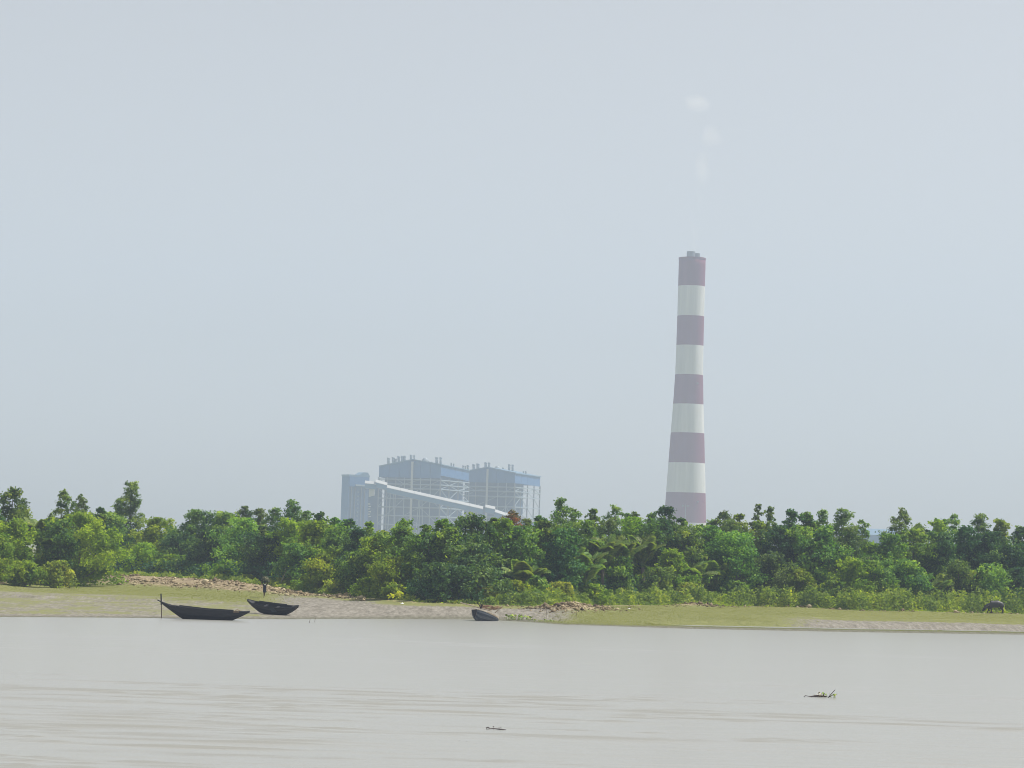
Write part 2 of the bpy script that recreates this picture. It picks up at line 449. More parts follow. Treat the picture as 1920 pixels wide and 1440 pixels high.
def build_water():
    m = bpy.data.materials.new('silty_river_water')
    m.use_nodes = True
    nt = m.node_tree; N = nt.nodes; L = nt.links
    b = N['Principled BSDF']
    b.inputs['Base Color'].default_value = (0.305, 0.302, 0.272, 1)
    b.inputs['Roughness'].default_value = 0.27
    b.inputs['IOR'].default_value = 1.33
    tc = N.new('ShaderNodeTexCoord')
    hs = []
    for scale, sc, amp in ((2.2, (0.22, 1.0, 1), 0.5), (6.0, (0.35, 1.0, 1), 0.18)):
        mp = N.new('ShaderNodeMapping'); mp.inputs['Scale'].default_value = sc
        n = N.new('ShaderNodeTexNoise'); n.inputs['Scale'].default_value = scale; n.inputs['Detail'].default_value = 3
        mu = N.new('ShaderNodeMath'); mu.operation = 'MULTIPLY'; mu.inputs[1].default_value = amp
        L.new(tc.outputs['Object'], mp.inputs[0]); L.new(mp.outputs[0], n.inputs['Vector']); L.new(n.outputs[0], mu.inputs[0])
        hs.append(mu.outputs[0])
    a1 = N.new('ShaderNodeMath'); L.new(hs[0], a1.inputs[0]); L.new(hs[1], a1.inputs[1])
    bp = N.new('ShaderNodeBump'); bp.inputs['Strength'].default_value = 0.6; bp.inputs['Distance'].default_value = 0.06
    L.new(a1.outputs[0], bp.inputs['Height']); L.new(bp.outputs[0], b.inputs['Normal'])
    xs = np.concatenate([np.linspace(-2880, -90, 14), np.linspace(-70, -48, 12), np.arange(-46, 46.01, 0.5), np.linspace(48, 70, 12), np.linspace(90, 2880, 14)])
    ys = np.concatenate([[-340, -150, 0, 40], np.arange(60, 140, 0.15), np.arange(140, 200, 0.2), np.arange(200, 262, 0.4), [270, 290, 330]])
    X, Y = np.meshgrid(xs, ys)
    rough_ = 0.25 + 0.9 * smooth(.42, .68, fbm(X * .018 + 3, Y * .045 + 8, 3))
    wave = (fbm(X * .12, Y * .9, 2) - .5) * .045 + (fbm(X * .30 + 50, Y * 1.9, 2) - .5) * .05
    rdg = (1 - np.abs(2 * fbm(X * .07 + Y * .02, Y * 1.0 + 11, 2) - 1)) ** 16 * smooth(.45, .6, vnoise(X * .07 + 70, Y * .2))
    wave = wave + rdg * .06
    fade = smooth(50, 75, Y) * (1 - smooth(180, 262, Y)) * (1 - smooth(46, 70, np.abs(X)))
    Z = wave * fade * rough_ * (0.35 + .65 * (1 - smooth(110, 215, Y)))
    nx, ny = len(xs), len(ys)
    i = np.arange(nx * ny).reshape(ny, nx)
    faces = np.stack([i[:-1, :-1].ravel(), i[:-1, 1:].ravel(), i[1:, 1:].ravel(), i[1:, :-1].ravel()], 1)
    o = link('water', np.stack([X.ravel(), Y.ravel(), Z.ravel()], 1), faces, m, smooth_=True)
    o['kind'] = 'structure'
build_water()

# haze: one closed box of thin pale air
hm = bpy.data.materials.new('haze')
hm.use_nodes = True
hm.node_tree.nodes.clear()
hv = hm.node_tree.nodes.new('ShaderNodeVolumePrincipled')
hv.inputs['Color'].default_value = (0.67, 0.785, 0.985, 1)
hv.inputs['Density'].default_value = HAZE_DENSITY
hv.inputs['Anisotropy'].default_value = 0.0
ho = hm.node_tree.nodes.new('ShaderNodeOutputMaterial')
hm.node_tree.links.new(hv.outputs[0], ho.inputs['Volume'])
hz = MB().box((0, 2000, 218), (6000, 4840, 444)).build('haze', hm)
hz['kind'] = 'stuff'
hz['label'] = 'pale blue haze hanging over the river and the power station'

# ------------------------------------------------------------------ the power station
def wpt(px, py, Y, z=None):
    p = at(px, py, Y)
    if z is not None: p.z = z
    return p
BASE = 1.5

def chimney():
    Y = 2600.0
    ys_ = [485, 537, 593, 648, 703, 758, 812, 868, 924, 980, 1033]
    ws_ = [50.5, 50.5, 50.5, 51, 52.5, 57, 63, 68.5, 74, 79, 84]
    cx = [1300, 1299.3, 1297.2, 1295, 1293.3, 1291, 1289.3, 1287.5, 1286, 1284.5, 1283]
    base = at(1285.5, 940, Y)
    t = thing('chimney', 'tall red and white banded power station chimney', 'chimney', (base.x, Y, BASE))
    s = Y / F
    zs = [at(cx[i], ys_[i], Y).z - BASE for i in range(11)]
    zs[10] = 0.0
    n = 48
    for i in range(10):
        steps = 4
        mb = MB()
        prof = []
        for k in range(steps + 1):
            f = k / steps
            prof.append((zs[i] + (zs[i + 1] - zs[i]) * f, np.interp(i + f, range(11), ws_) * s / 2))
        if i > 0: prof[0] = (prof[0][0] - 0.02, prof[0][1])
        vs_ = [(r * math.cos(2 * math.pi * k / n), r * math.sin(2 * math.pi * k / n), z) for z, r in prof for k in range(n)]
        fs = [(a * n + k, a * n + (k + 1) % n, (a + 1) * n + (k + 1) % n, (a + 1) * n + k) for a in range(steps) for k in range(n)]
        fs = [tuple(reversed(f)) for f in fs]
        if i == 0: fs.append(tuple(range(n)))
        mb.add(vs_, fs)
        o = mb.build('shaft_band', M_RED if i % 2 == 0 else M_WHITE, t, True)
        for pl in o.data.polygons:
            if len(pl.vertices) > 4: pl.use_smooth = False
    r0 = ws_[0] * s / 2
    MB().tube([(0, 0, zs[0] - 1.0), (0, 0, zs[0] + 0.6)], r0 + 0.25, 48).build('cap_ring', M_RED, t)
    for x, top, r in ((-1.4, 472.0, 3.9), (4.0, 474.5, 3.3)):
        zt = at(1297, top, Y).z - BASE
        MB().tube([(x, -1.0 if x < 0 else 2.0, zs[0] + 0.3), (x, -1.0 if x < 0 else 2.0, zt)], r, 24).build('flue', M_FLUE, t)
    for i in (4, 8):
        r = np.interp(i + .4, range(11), ws_) * s / 2; z = zs[i] + (zs[i + 1] - zs[i]) * .3
        MB().box((r * .55, -r * .86, z), (1.6, 1.4, 1.2)).build('warning_light', M_STEELDARK, t)
chimney()

# smoke: a thin broken plume of separate puffs drifting up from the flues
sm = bpy.data.materials.new('thin_smoke')
sm.use_nodes = True
sm.node_tree.nodes.clear()
sv = sm.node_tree.nodes.new('ShaderNodeVolumePrincipled')
sv.inputs['Color'].default_value = (0.97, 0.95, 0.95, 1)
sv.inputs['Density'].default_value = 0.011
sv.inputs['Anisotropy'].default_value = 0.2
so = sm.node_tree.nodes.new('ShaderNodeOutputMaterial')
sm.node_tree.links.new(sv.outputs[0], so.inputs['Volume'])
mb = MB()
_sr = np.random.RandomState(12)
for px, py, rx, rz, n_ in ((1309, 192, 13, 9, 3), (1331, 252, 13, 14, 3), (1317, 318, 7, 20, 3), (1309, 372, 4.5, 20, 2), (1302, 432, 4, 24, 2)):
    for q in range(n_):
        f = (q + .5) / n_ * 2 - 1
        c = at(px + f * 6 + _sr.uniform(-3, 3), py + f * rz * .9, 2600 + q * 34)
        k0 = len(mb.v)
        mb.ball(c, rx * _sr.uniform(.6, 1.0), 18, 12, (1, .8, rz / rx / n_ * 1.9))
        for v in mb.v[k0:]:
            d = v - c
            w = 1 + .9 * (float(fbm(v.x * .09 + v.y * .05, v.z * .09 + q * 7, 3)) - .5)
            v.x = c.x + d.x * w; v.y = c.y + d.y * w; v.z = c.z + d.z * w
o = mb.build('smoke', sm, None, True)
o['kind'] = 'stuff'
o['label'] = 'faint white puffs of smoke rising above the chimney'

def lerp(a, b, t): return Vector(a) + (Vector(b) - Vector(a)) * t

def boiler_house(label, A, P, B, C, clad, core_v, riser_px, levels, front_u, side_v, vents, dark_from):
    D = A + (C - B); P2 = P + (C - B)
    o = Vector((A.x, A.y, BASE))
    t = thing('boiler_house', label, 'power station building', o)
    def Lc(p): return Vector(p) - o
    A, P, B, C, D, P2 = [Lc(p) for p in (A, P, B, C, D, P2)]
    dz = Vector((0, 0, -1))
    nF = (B - A).cross(Vector((0, 0, 1))).normalized(); nF.z = 0
    nS = (C - B).cross(Vector((0, 0, 1))).normalized(); nS.z = 0
    up = Vector((0, 0, 0.9))
    MB().slab([A + up * .02 + nF * 1.2, P + up * .02 + nF * 1.2, P2 + up * .02, D + up * .02], up).build('roof_slope', M_CLADROOF, t)
    MB().slab([P + up * .02 + nF * 1.2, B + up * .02 + nF * 1.2 + nS, C + up * .02 + nS, P2 + up * .02], up).build('roof_slope', M_CLADROOF, t)
    nseg = 6
    # gable cladding in sheets, each its own panel
    low = min(A.z, B.z) - clad
    for k in range(nseg):
        u0, u1 = k / nseg, (k + 1) / nseg
        def top(u):
            up_ = (P - A).xy.length / (B - A).xy.length
            return lerp(A, P, u / up_) if u < up_ else lerp(P, B, (u - up_) / (1 - up_))
        a, b = top(u0), top(u1 - 0.004)
        d = clad if u0 < 0.98 else clad
        pts = [a, b, Vector((b.x, b.y, low)), Vector((a.x, a.y, low))]
        if u0 < 0.5 < u1 and k != nseg // 2 - 1: pts = [a, b, Vector((b.x, b.y, low)), Vector((a.x, a.y, low))]
        MB().slab(pts, nF * -0.5).build('gable_panel', M_CLAD, t)
    for k in range(4):
        a, b = lerp(B, C, k / 4), lerp(B, C, (k + 1) / 4 - 0.006)
        MB().slab([a, b, b + dz * clad, a + dz * clad], nS * -0.5).build('side_panel', M_CLAD, t)
    MB().slab([D, P2, C, Vector((C.x, C.y, low)), Vector((D.x, D.y, low))], nF * 0.5).build('rear_panel', M_CLAD, t)
    MB().slab([A, D, D + dz * clad, A + dz * clad], nS * 0.5).build('left_panel', M_CLAD, t)
    # the boiler itself, inside the frame
    a = lerp(A, B, 0.05) + (C - B) * 0.10; b = lerp(A, B, 0.95) + (C - B) * 0.10
    c = b + (C - B) * (core_v - 0.1); d = a + (C - B) * (core_v - 0.1)
    zt = low + 4
    MB().slab([Vector((q.x, q.y, 0)) for q in (a, b, c, d)], (0, 0, zt)).build('boiler_casing', M_CORE, t)
    def post(p, w, m, ztop, name='column'):
        MB().bar((p.x, p.y, 0), (p.x, p.y, ztop), w).build(name, m, t)
    for u in front_u: post(lerp(A, B, u) + nF * 0.2, 0.8, M_STEEL if u > dark_from else M_STEELDARK, low)
    for v in side_v: post(lerp(B, C, v), 1.25, M_STEELDARK, min(B.z, C.z) - clad + .5)
    for v in (0, .5, 1): post(lerp(A, D, v), 0.9, M_STEELDARK, low)
    for z in levels:
        p, q = A + nF * .3, B + nF * .3
        MB().bar((p.x, p.y, z), (q.x, q.y, z), 0.7, 0.8).build('beam', M_STEEL, t)
        p, q = B + nS * .2, C + nS * .2
        MB().bar((p.x, p.y, z), (q.x, q.y, z), 0.8, 0.9).build('beam', M_STEEL, t)
        p, q = A + (C - B) * core_v * .98, B + (C - B) * core_v * .98
        MB().slab([Vector((e.x, e.y, z - .9)) for e in (A + nF * -.4, B + nF * -.4, q, p)], (0, 0, .3)).build('platform', M_STEELDARK, t)
    sv_ = sorted(side_v)
    for i in range(len(sv_) - 1):
        for j in range(len(levels) - 1):
            p, q = lerp(B, C, sv_[i]), lerp(B, C, sv_[i + 1])
            if (i + j) % 2: p, q = q, p
            MB().bar((p.x, p.y, levels[j]), (q.x, q.y, levels[j + 1]), 0.5).build('brace', M_STEEL, t)
    fu = sorted(front_u)
    for i in range(len(fu) - 1):
        for j in range(0, len(levels) - 1):
            if (i * 7 + j * 3) % 5 > 2: continue
            p, q = lerp(A, B, fu[i]) + nF * .25, lerp(A, B, fu[i + 1]) + nF * .25
            if (i + j) % 2: p, q = q, p
            MB().bar((p.x, p.y, levels[j]), (q.x, q.y, levels[j + 1]), 0.4).build('brace', M_STEEL, t)
    if riser_px:
        p = lerp(A, B, riser_px)
        MB().bar((p.x + nF.x * 1.2, p.y + nF.y * 1.2, 0), (p.x + nF.x * 1.2, p.y + nF.y * 1.2, P.z - 1.5), 2.0).build('white_riser', M_WHITESHEET, t)
    for kind, px, ytop, ybase, wpx in vents:
        Ym = (A.y + C.y) / 2 + o.y
        pb = at(px, ybase + 1.5, Ym) - o; pt = at(px, ytop, Ym) - o
        r = wpx * Ym / F / 2
        mbv = MB()
        if kind == 'stack':
            mbv.tube([(pb.x, pb.y, pb.z), (pb.x, pb.y, pt.z)], [r, r], 12)
            mbv.tube([(pb.x, pb.y, pt.z - 1.6), (pb.x, pb.y, pt.z)], r * 1.15, 12)
            mbv.build('vent_stack', M_GALV, t, True)
        else:
            mbv.ball((pb.x, pb.y, pb.z), r, 14, 8, (1, 1, (pt.z - pb.z) / r))
            mbv.build('roof_drum', M_GALV, t, True)
    return t

V1 = [('stack', 728, 858, 872, 5), ('stack', 737, 857, 869, 5), ('stack', 741.5, 860, 868, 4), ('stack', 747.5, 855, 866, 5), ('stack', 754, 854.5, 865, 4.5), ('stack', 758.5, 854.5, 865, 4.5),
      ('stack', 770.5, 852.5, 863, 4.6), ('stack', 776.5, 853, 863, 3), ('drum', 797, 857.5, 867, 14), ('stack', 803.8, 864, 869, 2.4), ('stack', 809.5, 865.5, 870, 2.2),
      ('stack', 818.5, 857, 871, 5), ('stack', 826, 857, 872, 4.4), ('stack', 846, 867.5, 876, 2.8), ('stack', 850.5, 869, 876.5, 2.6)]
V2 = [('stack', 868, 872, 884, 2.6), ('stack', 872, 873, 884, 2.6), ('stack', 877, 872, 884, 4.5), ('stack', 888, 870, 881, 5), ('stack', 896, 869, 879, 6), ('stack', 910.5, 866.5, 878, 5),
      ('stack', 917, 867, 878, 4), ('drum', 932.5, 873, 881, 13), ('stack', 943, 876, 883, 2.6), ('stack', 948, 881, 884, 2.2), ('stack', 954.5, 870, 883, 4.2), ('stack', 961, 871, 884, 4.2),
      ('stack', 981.5, 883, 888.5, 2.5), ('stack', 986, 883, 889, 2.5)]
def levels_from(pys, px, Y): return [at(px, p, Y).z - BASE for p in pys]
LV1 = levels_from([1015, 1000, 985, 968, 952, 936, 917, 909, 900], 800, 2590)
LV2 = levels_from([1018, 1003, 988, 970, 950, 931, 921, 913], 950, 2680)
boiler_house('hazy blue boiler house nearest the coal tower, its gable above the conveyor', at(711, 875, 2600), at(774, 862.5, 2590), at(827, 872, 2580), at(880, 883, 2640),
             9.5, 0.9, 0.545, LV1, [0, .14, .28, .42, .68, .84, 1.0], [0, .3, .62, 1.0], V1, 0.3)
boiler_house('hazy blue boiler house with open steel frame at its chimney end', at(862, 886, 2700), at(915.5, 877, 2690), at(966, 888, 2680), at(1013, 895, 2745),
             9.0, 0.45, 0.51, LV2, [0, .14, .3, .7, .85, 1.0], [0, .24, .5, .76, 1.0], V2, 0.3)

def coal_tower():
    Y = 2570.0
    a = at(642, 893, Y); b = at(655, 893, Y - 8); c = at(692, 893, Y + 6)
    d = a + (c - b)
    o = Vector((a.x, a.y, BASE))
    t = thing('coal_transfer_tower', 'hazy blue coal transfer tower at the upper end of the conveyor', 'tower', o)
    q = [Vector((p.x - o.x, p.y - o.y, 0)) for p in (a, b, c, d)]
    H = a.z - BASE
    MB().slab(q, (0, 0, H)).build('tower_shell', M_CORE, t)
    n0 = (q[1] - q[0]).cross(Vector((0, 0, 1))).normalized()
    n1 = (q[2] - q[1]).cross(Vector((0, 0, 1))).normalized()
    for k in range(5):
        e0, e1 = H * k / 5 + .1, H * (k + 1) / 5 - .1
        MB().slab([q[0] + Vector((0, 0, e0)), q[1] + Vector((0, 0, e0)), q[1] + Vector((0, 0, e1)), q[0] + Vector((0, 0, e1))], n0 * .4).build('side_panel', M_CLAD, t)
    top = MB().slab([p + (p - (q[0] + q[2]) / 2).normalized() * .8 + Vector((0, 0, H + .05)) for p in q], (0, 0, 1.6)); top.build('roof', M_CLADROOF, t)
    f = lambda u, z: lerp(q[1], q[2], u) + n1 * .35 + Vector((0, 0, z))
    MB().slab([f(.0, H - 9), f(1, H - 9), f(1, H - .1), f(0, H - .1)], n1 * .3).build('front_panel', M_CLAD, t)
    MB().slab([f(.5, H + 1.7), f(1, H + 1.7), f(.93, H + 4.2), f(.7, H + 4.2)], n1 * -8).build('roof_hood', M_CLADROOF, t)
    MB().slab([f(.3, H - 8.5), f(.86, H - 8.5), f(.86, H - 7), f(.3, H - 7)], n1 * .9).build('ledge', M_STEEL, t)
    for k in range(12):
        z = H - 14 - k * 3.6
        if z < 3: break
        MB().box(f(.46, z), (1.1, 0.8, 1.1)).build('window', M_STEEL, t)
    e0, e1 = at(691, 910, Y + 40) - o, at(716, 910, Y + 40) - o
    MB().slab([(e0.x, e0.y, 0), (e1.x, e1.y, 0), (e1.x, e1.y + 14, 0), (e0.x, e0.y + 14, 0)], (0, 0, e0.z)).build('bunker_annex', M_CORE, t)
    for u in (.12, .3, .62, .8):
        MB().bar(f(u, 0), f(u, H - 9.2), .6).build('column', M_STEELDARK, t)
coal_tower()

def conveyor():
    Y = 2545.0
    segs = [(684, 906.5, 705, 908.5), (704, 904.5, 726, 910.5)]
    n = 7
    for k in range(n):
        segs.append((725 + 181 * k / n, 914.5 + 40.5 * k / n, 725 + 181 * (k + 1) / n - .25, 914.5 + 40.5 * (k + 1) / n))
    segs += [(910, 951.5, 928.5, 955.5), (927, 960, 948, 967), (948.3, 966.5, 976, 976), (975, 972, 1003, 981), (1003.3, 981, 1040, 992)]
    o = at(725, 914, Y); o.z = BASE
    t = thing('coal_conveyor', 'white roofed coal conveyor gallery sloping down across the boiler houses', 'conveyor', o)
    for x0, y0, x1, y1 in segs:
        a, b = at(x0, y0, Y) - o, at(x1, y1, Y) - o
        w = Vector((0, 2.6, 2.4)); w2 = Vector((0, 5.2, 0))
        MB().slab([a + Vector((0, -.3, 0)), b + Vector((0, -.3, 0)), b + w, a + w], (0, .1, .35)).build('roof_panel', M_WHITESHEET, t)
        MB().slab([a + w, b + w, b + w2, a + w2], (0, .1, .35)).build('rear_roof_panel', M_WHITESHEET, t)
        h = Vector((0, 0, -4.2))
        MB().slab([a + h, b + h, b + Vector((0, 0, -.05)), a + Vector((0, 0, -.05))], (0, .3, 0)).build('wall_panel', M_GALLERY, t)
        MB().slab([a + h, b + h, b + h + w2, a + h + w2], (0, 0, -.3)).build('floor_panel', M_STEELDARK, t)
    for px, py in ((735, 927), (788, 938), (842, 950), (892, 961), (930, 970), (970, 985)):
        p = at(px, py, Y) - o
        for dx in (-2.5, 2.5):
            MB().bar((p.x + dx * 1.6, 2.6, 0), (p.x + dx * .6, 2.6, p.z), .6).build('trestle_leg', M_STEEL, t)
    # the white junction box under the head of the gallery
    a = at(692, 917, Y + 3) - o; b = at(701.5, 932, Y + 3) - o
    MB().slab([(a.x, a.y, a.z), (b.x, a.y, a.z), (b.x, a.y, b.z + 1.5), (a.x, a.y, b.z)], (0, 5, 0)).build('chute_house', M_WHITESHEET, t)
    for k in range(6):
        p = at(691.5 + (k % 2) * 1.2, 945 + k * 4.8, Y + 3) - o
        MB().slab([(p.x - .9, p.y, p.z - .5), (p.x + 1.2, p.y, p.z - .5 + (k % 3) * .3), (p.x + 1.2, p.y, p.z + .6), (p.x - .9, p.y, p.z + .6)], (0, 1.5, 0)).build('stair_landing', M_WHITESHEET, t)
conveyor()

def mast():
    Y = 2050.0
    p = at(1284.5, 985, Y); top = at(1284.5, 946, Y)
    t = thing('floodlight_mast', 'slim floodlight mast standing before the foot of the chimney', 'light mast', (p.x, Y, BASE))
    H = top.z - BASE
    MB().tube([(0, 0, 0), (0, 0, H)], [.45, .22], 8).build('pole', M_STEELDARK, t)
    MB().bar((-2.6, 0, H - 1.2), (2.6, 0, H - 1.2), .3).build('crossarm', M_STEELDARK, t)
    for dx in (-2.3, -1.5, 0.1, 1.4, 2.2):
        MB().box((dx, -.3, H - .9), (.65, .5, 1.3 if dx < -1 else .8)).build('floodlight', M_STEELDARK, t)
mast()

def far_shed():
    Y = 2450.0
    a = at(1610, 992, Y); b = at(1686, 995, Y)
    t = thing('storage_shed', 'long pale blue storage shed glimpsed through the gap in the treetops', 'shed', (a.x, Y, BASE))
    L_ = b.x - a.x; H = at(1645, 1004, Y).z - BASE; Hr = at(1645, 992, Y).z - BASE
    n = 6
    for k in range(n):
        x0, x1 = L_ * k / n, L_ * (k + 1) / n - .1
        MB().slab([(x0, 0, 0), (x1, 0, 0), (x1, 0, H), (x0, 0, H)], (0, .4, 0)).build('wall_panel', M_CLAD, t)
        MB().slab([(x0, -.6, H), (x1, -.6, H), (x1, 14, Hr), (x0, 14, Hr)], (0, 0, .4)).build('roof_panel', M_CLADROOF, t)
    MB().slab([(0, 28, 0), (L_, 28, 0), (L_, 28, H), (0, 28, H)], (0, .4, 0)).build('rear_wall', M_CLAD, t)
    MB().slab([(0, 28.6, H), (L_, 28.6, H), (L_, 14, Hr), (0, 14, Hr)], (0, 0, .4)).build('rear_roof', M_CLADROOF, t)
far_shed()

# ------------------------------------------------------------------ vegetation
def leaf_quads(P_, Nn, length, width, rng):
    """One folded-flat leaf spray per point: P_ base points, Nn leaf normals."""
    n = len(P_)
    Nn = Nn / np.linalg.norm(Nn, axis=1, keepdims=True)
    a = rng.normal(size=(n, 3)); a[:, 2] -= 0.35
    a -= Nn * np.sum(a * Nn, 1, keepdims=True)
    a /= np.linalg.norm(a, axis=1, keepdims=True) + 1e-9
    b = np.cross(Nn, a)
    l = length * rng.uniform(0.6, 1.3, (n, 1)); w = width * rng.uniform(0.7, 1.25, (n, 1))
    v = np.empty((n, 4, 3))
    v[:, 0] = P_ - a * l * .5; v[:, 1] = P_ + b * w; v[:, 2] = P_ + a * l * .5 - Nn * l * .08; v[:, 3] = P_ - b * w
    return v.reshape(-1, 3), np.arange(4 * n).reshape(n, 4)

PROFILE = {
    'dense': ([0, .15, .4, .65, .85, 1], [.62, .85, 1, .92, .62, .18]),
    'dark': ([0, .15, .4, .65, .85, 1], [.75, .95, 1, .9, .62, .2]),
    'bright': ([0, .15, .4, .65, .85, 1], [.8, 1, 1, .88, .6, .2]),
    'wispy': ([0, .2, .45, .7, .88, 1], [1.2, 1.3, 1.1, .82, .46, .12]),
    'cone': ([0, .15, .35, .6, .8, 1], [.8, 1, .92, .6, .32, .07]),
    'tall': ([0, .12, .3, .45, .6, .8, .93, 1], [1, .95, .70, .48, .44, .36, .24, .08]),
}
def crown(H, W, base, prof, rng, dens=1.0, leaf=(0.40, 0.125), puff=1.0):
    """Foliage as lobes on the limbs, each lobe a knot of leafy sprays, with gaps between them."""
    ts, rs = PROFILE[prof]
    ch = H * (1 - base)
    lm = np.clip(W * .25, .62, 1.45) * (0.66 if prof in ('wispy', 'tall') else 1.0)
    nl = int(np.clip(0.72 * W * ch / lm ** 1.75, 8, 40))
    order = (np.arange(nl) + rng.uniform(0.1, .9, nl)) / nl
    ang0 = rng.uniform(0, 6.28)
    tt = np.linspace(0, 1, 60); cdf = np.cumsum(np.interp(tt, ts, rs) ** 1.25 + .12); cdf = (cdf - cdf[0]) / (cdf[-1] - cdf[0])
    order = .55 * order + .45 * np.interp(order, cdf, tt)
    pts, nrm, tint, cents = [], [], [], []
    tree_t = rng.normal(0, .08)
    # foliage along the leader as well as on the limbs, so the tip is joined to the crown
    slim = prof in ('wispy', 'tall', 'cone')
    nax = int(np.clip(round(ch * (.95 if slim else .42) / lm), 3, 14))
    order = np.concatenate([order, np.linspace(.15 if slim else .42, .95, nax)])
    for k in range(nl + nax):
        t = order[k]
        r = np.interp(t, ts, rs) * W / 2
        if k >= nl: r *= .55
        lr = min(lm * rng.uniform(.7, 1.3) * (1.12 - .42 * t), max(r * (1.0 if k < nl else 1.5), .36))
        ang = ang0 + k * 2.4 + rng.uniform(-.5, .5)
        rr = max(r * rng.uniform(.35, 1.3 if prof in ('wispy', 'tall') else 1.15) - lr * .4, 0)
        c = np.array([rr * np.cos(ang), rr * np.sin(ang), H * base + t * ch])
        c[2] = min(c[2], H - lr * rng.uniform(.65, .85))
        cents.append((c, lr))
        lt = rng.normal(.45, .15) + tree_t
        axs = np.array([rng.uniform(.75, 1.45), rng.uniform(.75, 1.45), rng.uniform(.5, .95)])
        m = int(rng.integers(7, 11)) if hasattr(rng, 'integers') else int(rng.randint(7, 11))
        for q in range(m + 1):
            if q == m:
                pc, pr, dn = c, lr * .72, .45          # the lobe's inner twigs
            else:
                d = rng.normal(size=3); d /= np.linalg.norm(d); d[2] = d[2] if d[2] > -.45 else -d[2]
                pc = c + d * lr * rng.uniform(.45, 1.3) * axs; pr = lr * rng.uniform(.2, .55); dn = 1.0
            n = int(116 * pr * pr * dens * dn * (0.05 / (leaf[0] * leaf[1]))) + 7
            d = rng.normal(size=(n, 3)); d /= np.linalg.norm(d, axis=1, keepdims=True)
            rad = pr * rng.uniform(.1, 1.75 if prof in ('wispy', 'tall') else 1.5, (n, 1)) ** .7 * np.where(rng.uniform(0, 1, (n, 1)) < .08, 1.5, 1.0)
            pts.append(pc + d * rad * np.array([1.0, 1.0, .8]))
            nrm.append(d * .5 + rng.normal(size=(n, 3)) * .55 + np.array([0, 0, .6]))
            tint.append(np.clip(lt + rng.normal(0, .10) + rng.normal(0, .15, n), 0, 1))
    P_ = np.concatenate(pts); Nn = np.concatenate(nrm); tn = np.concatenate(tint)
    keep = (P_[:, 2] > .05) & (P_[:, 2] < H * 1.02)
    v, f = leaf_quads(P_[keep], Nn[keep], leaf[0], leaf[1], rng)
    return v, f, tn[keep], cents

def trunk_mesh(H, W, base, cents, rng, thick=1.0):
    mb = MB()
    top = H * .88
    r0 = (0.05 + 0.012 * H) * thick
    lean = rng.uniform(-.05, .05, 2) * H
    path = [(lean[0] * (k / 5) ** 2 + rng.uniform(-.06, .06) * (k > 0), lean[1] * (k / 5) ** 2, top * k / 5 - (.3 if k == 0 else 0)) for k in range(6)]
    mb.tube(path, [r0 * (1 - .8 * k / 5) for k in range(6)], 6)
    for c, pr in sorted(cents, key=lambda q: -q[1])[:12]:
        z0 = max(min(c[2] - .35 * W * rng.uniform(.6, 1.4), top * .95), H * .06)
        f = z0 / top
        s0 = Vector((lean[0] * f * f, lean[1] * f * f, z0))
        mid = lerp(s0, c, .55) + Vector((0, 0, -.12 * pr))
        mb.tube([s0, mid, Vector(c)], [r0 * .45 * (1 - .6 * f), r0 * .3 * (1 - .5 * f), .02], 5, False)
    return mb

_seed = [100]
def tree(px, top_py, width_px, sp, off, label, name='mangrove_tree', base=None, group='mangrove trees along the bank', dens=None, leafmat=None, cat='tree', prof=None):
    _seed[0] += 1
    rng = np.random.RandomState(_seed[0])
    # stand it off metres behind the edge of the thicket
    Y = 300.0
    for _ in range(6):
        x = at(px, 1080, Y).x
        Y = float(Yt(x)) + off
    x = at(px, (top_py + 1100) / 2, Y).x
    g = gz(x, Y)
    H = at(px, top_py, Y).z - g
    W = width_px * Y / F
    t = thing(name, label, cat, (x, Y, g), rng.uniform(0, 6.28), group)
    pf = prof or (sp if sp in PROFILE else 'dense')
    b = base if base is not None else {'wispy': .10, 'dense': .08, 'dark': .06, 'bright': .05, 'cone': .1, 'tall': .05}.get(pf, .08)
    d = dens if dens is not None else {'wispy': .7, 'tall': .8}.get(pf, 1.0)
    lf = (0.28, 0.072) if pf in ('wispy', 'tall') else (0.35, 0.108)
    v, f, tn, cents = crown(H, W, b, pf, rng, d, lf, .8 if pf in ('wispy', 'tall') else 1.0)
    lm = leafmat or LEAF[sp if sp in LEAF else {'cone': 'dense', 'tall': 'dense'}[sp]]
    trunk_mesh(H, W, b, cents, rng).build('trunk' if cat == 'tree' else 'stem', M_BARK, t, True)
    link('crown' if cat == 'tree' else 'foliage', v, f, lm, t, tn)
    return t

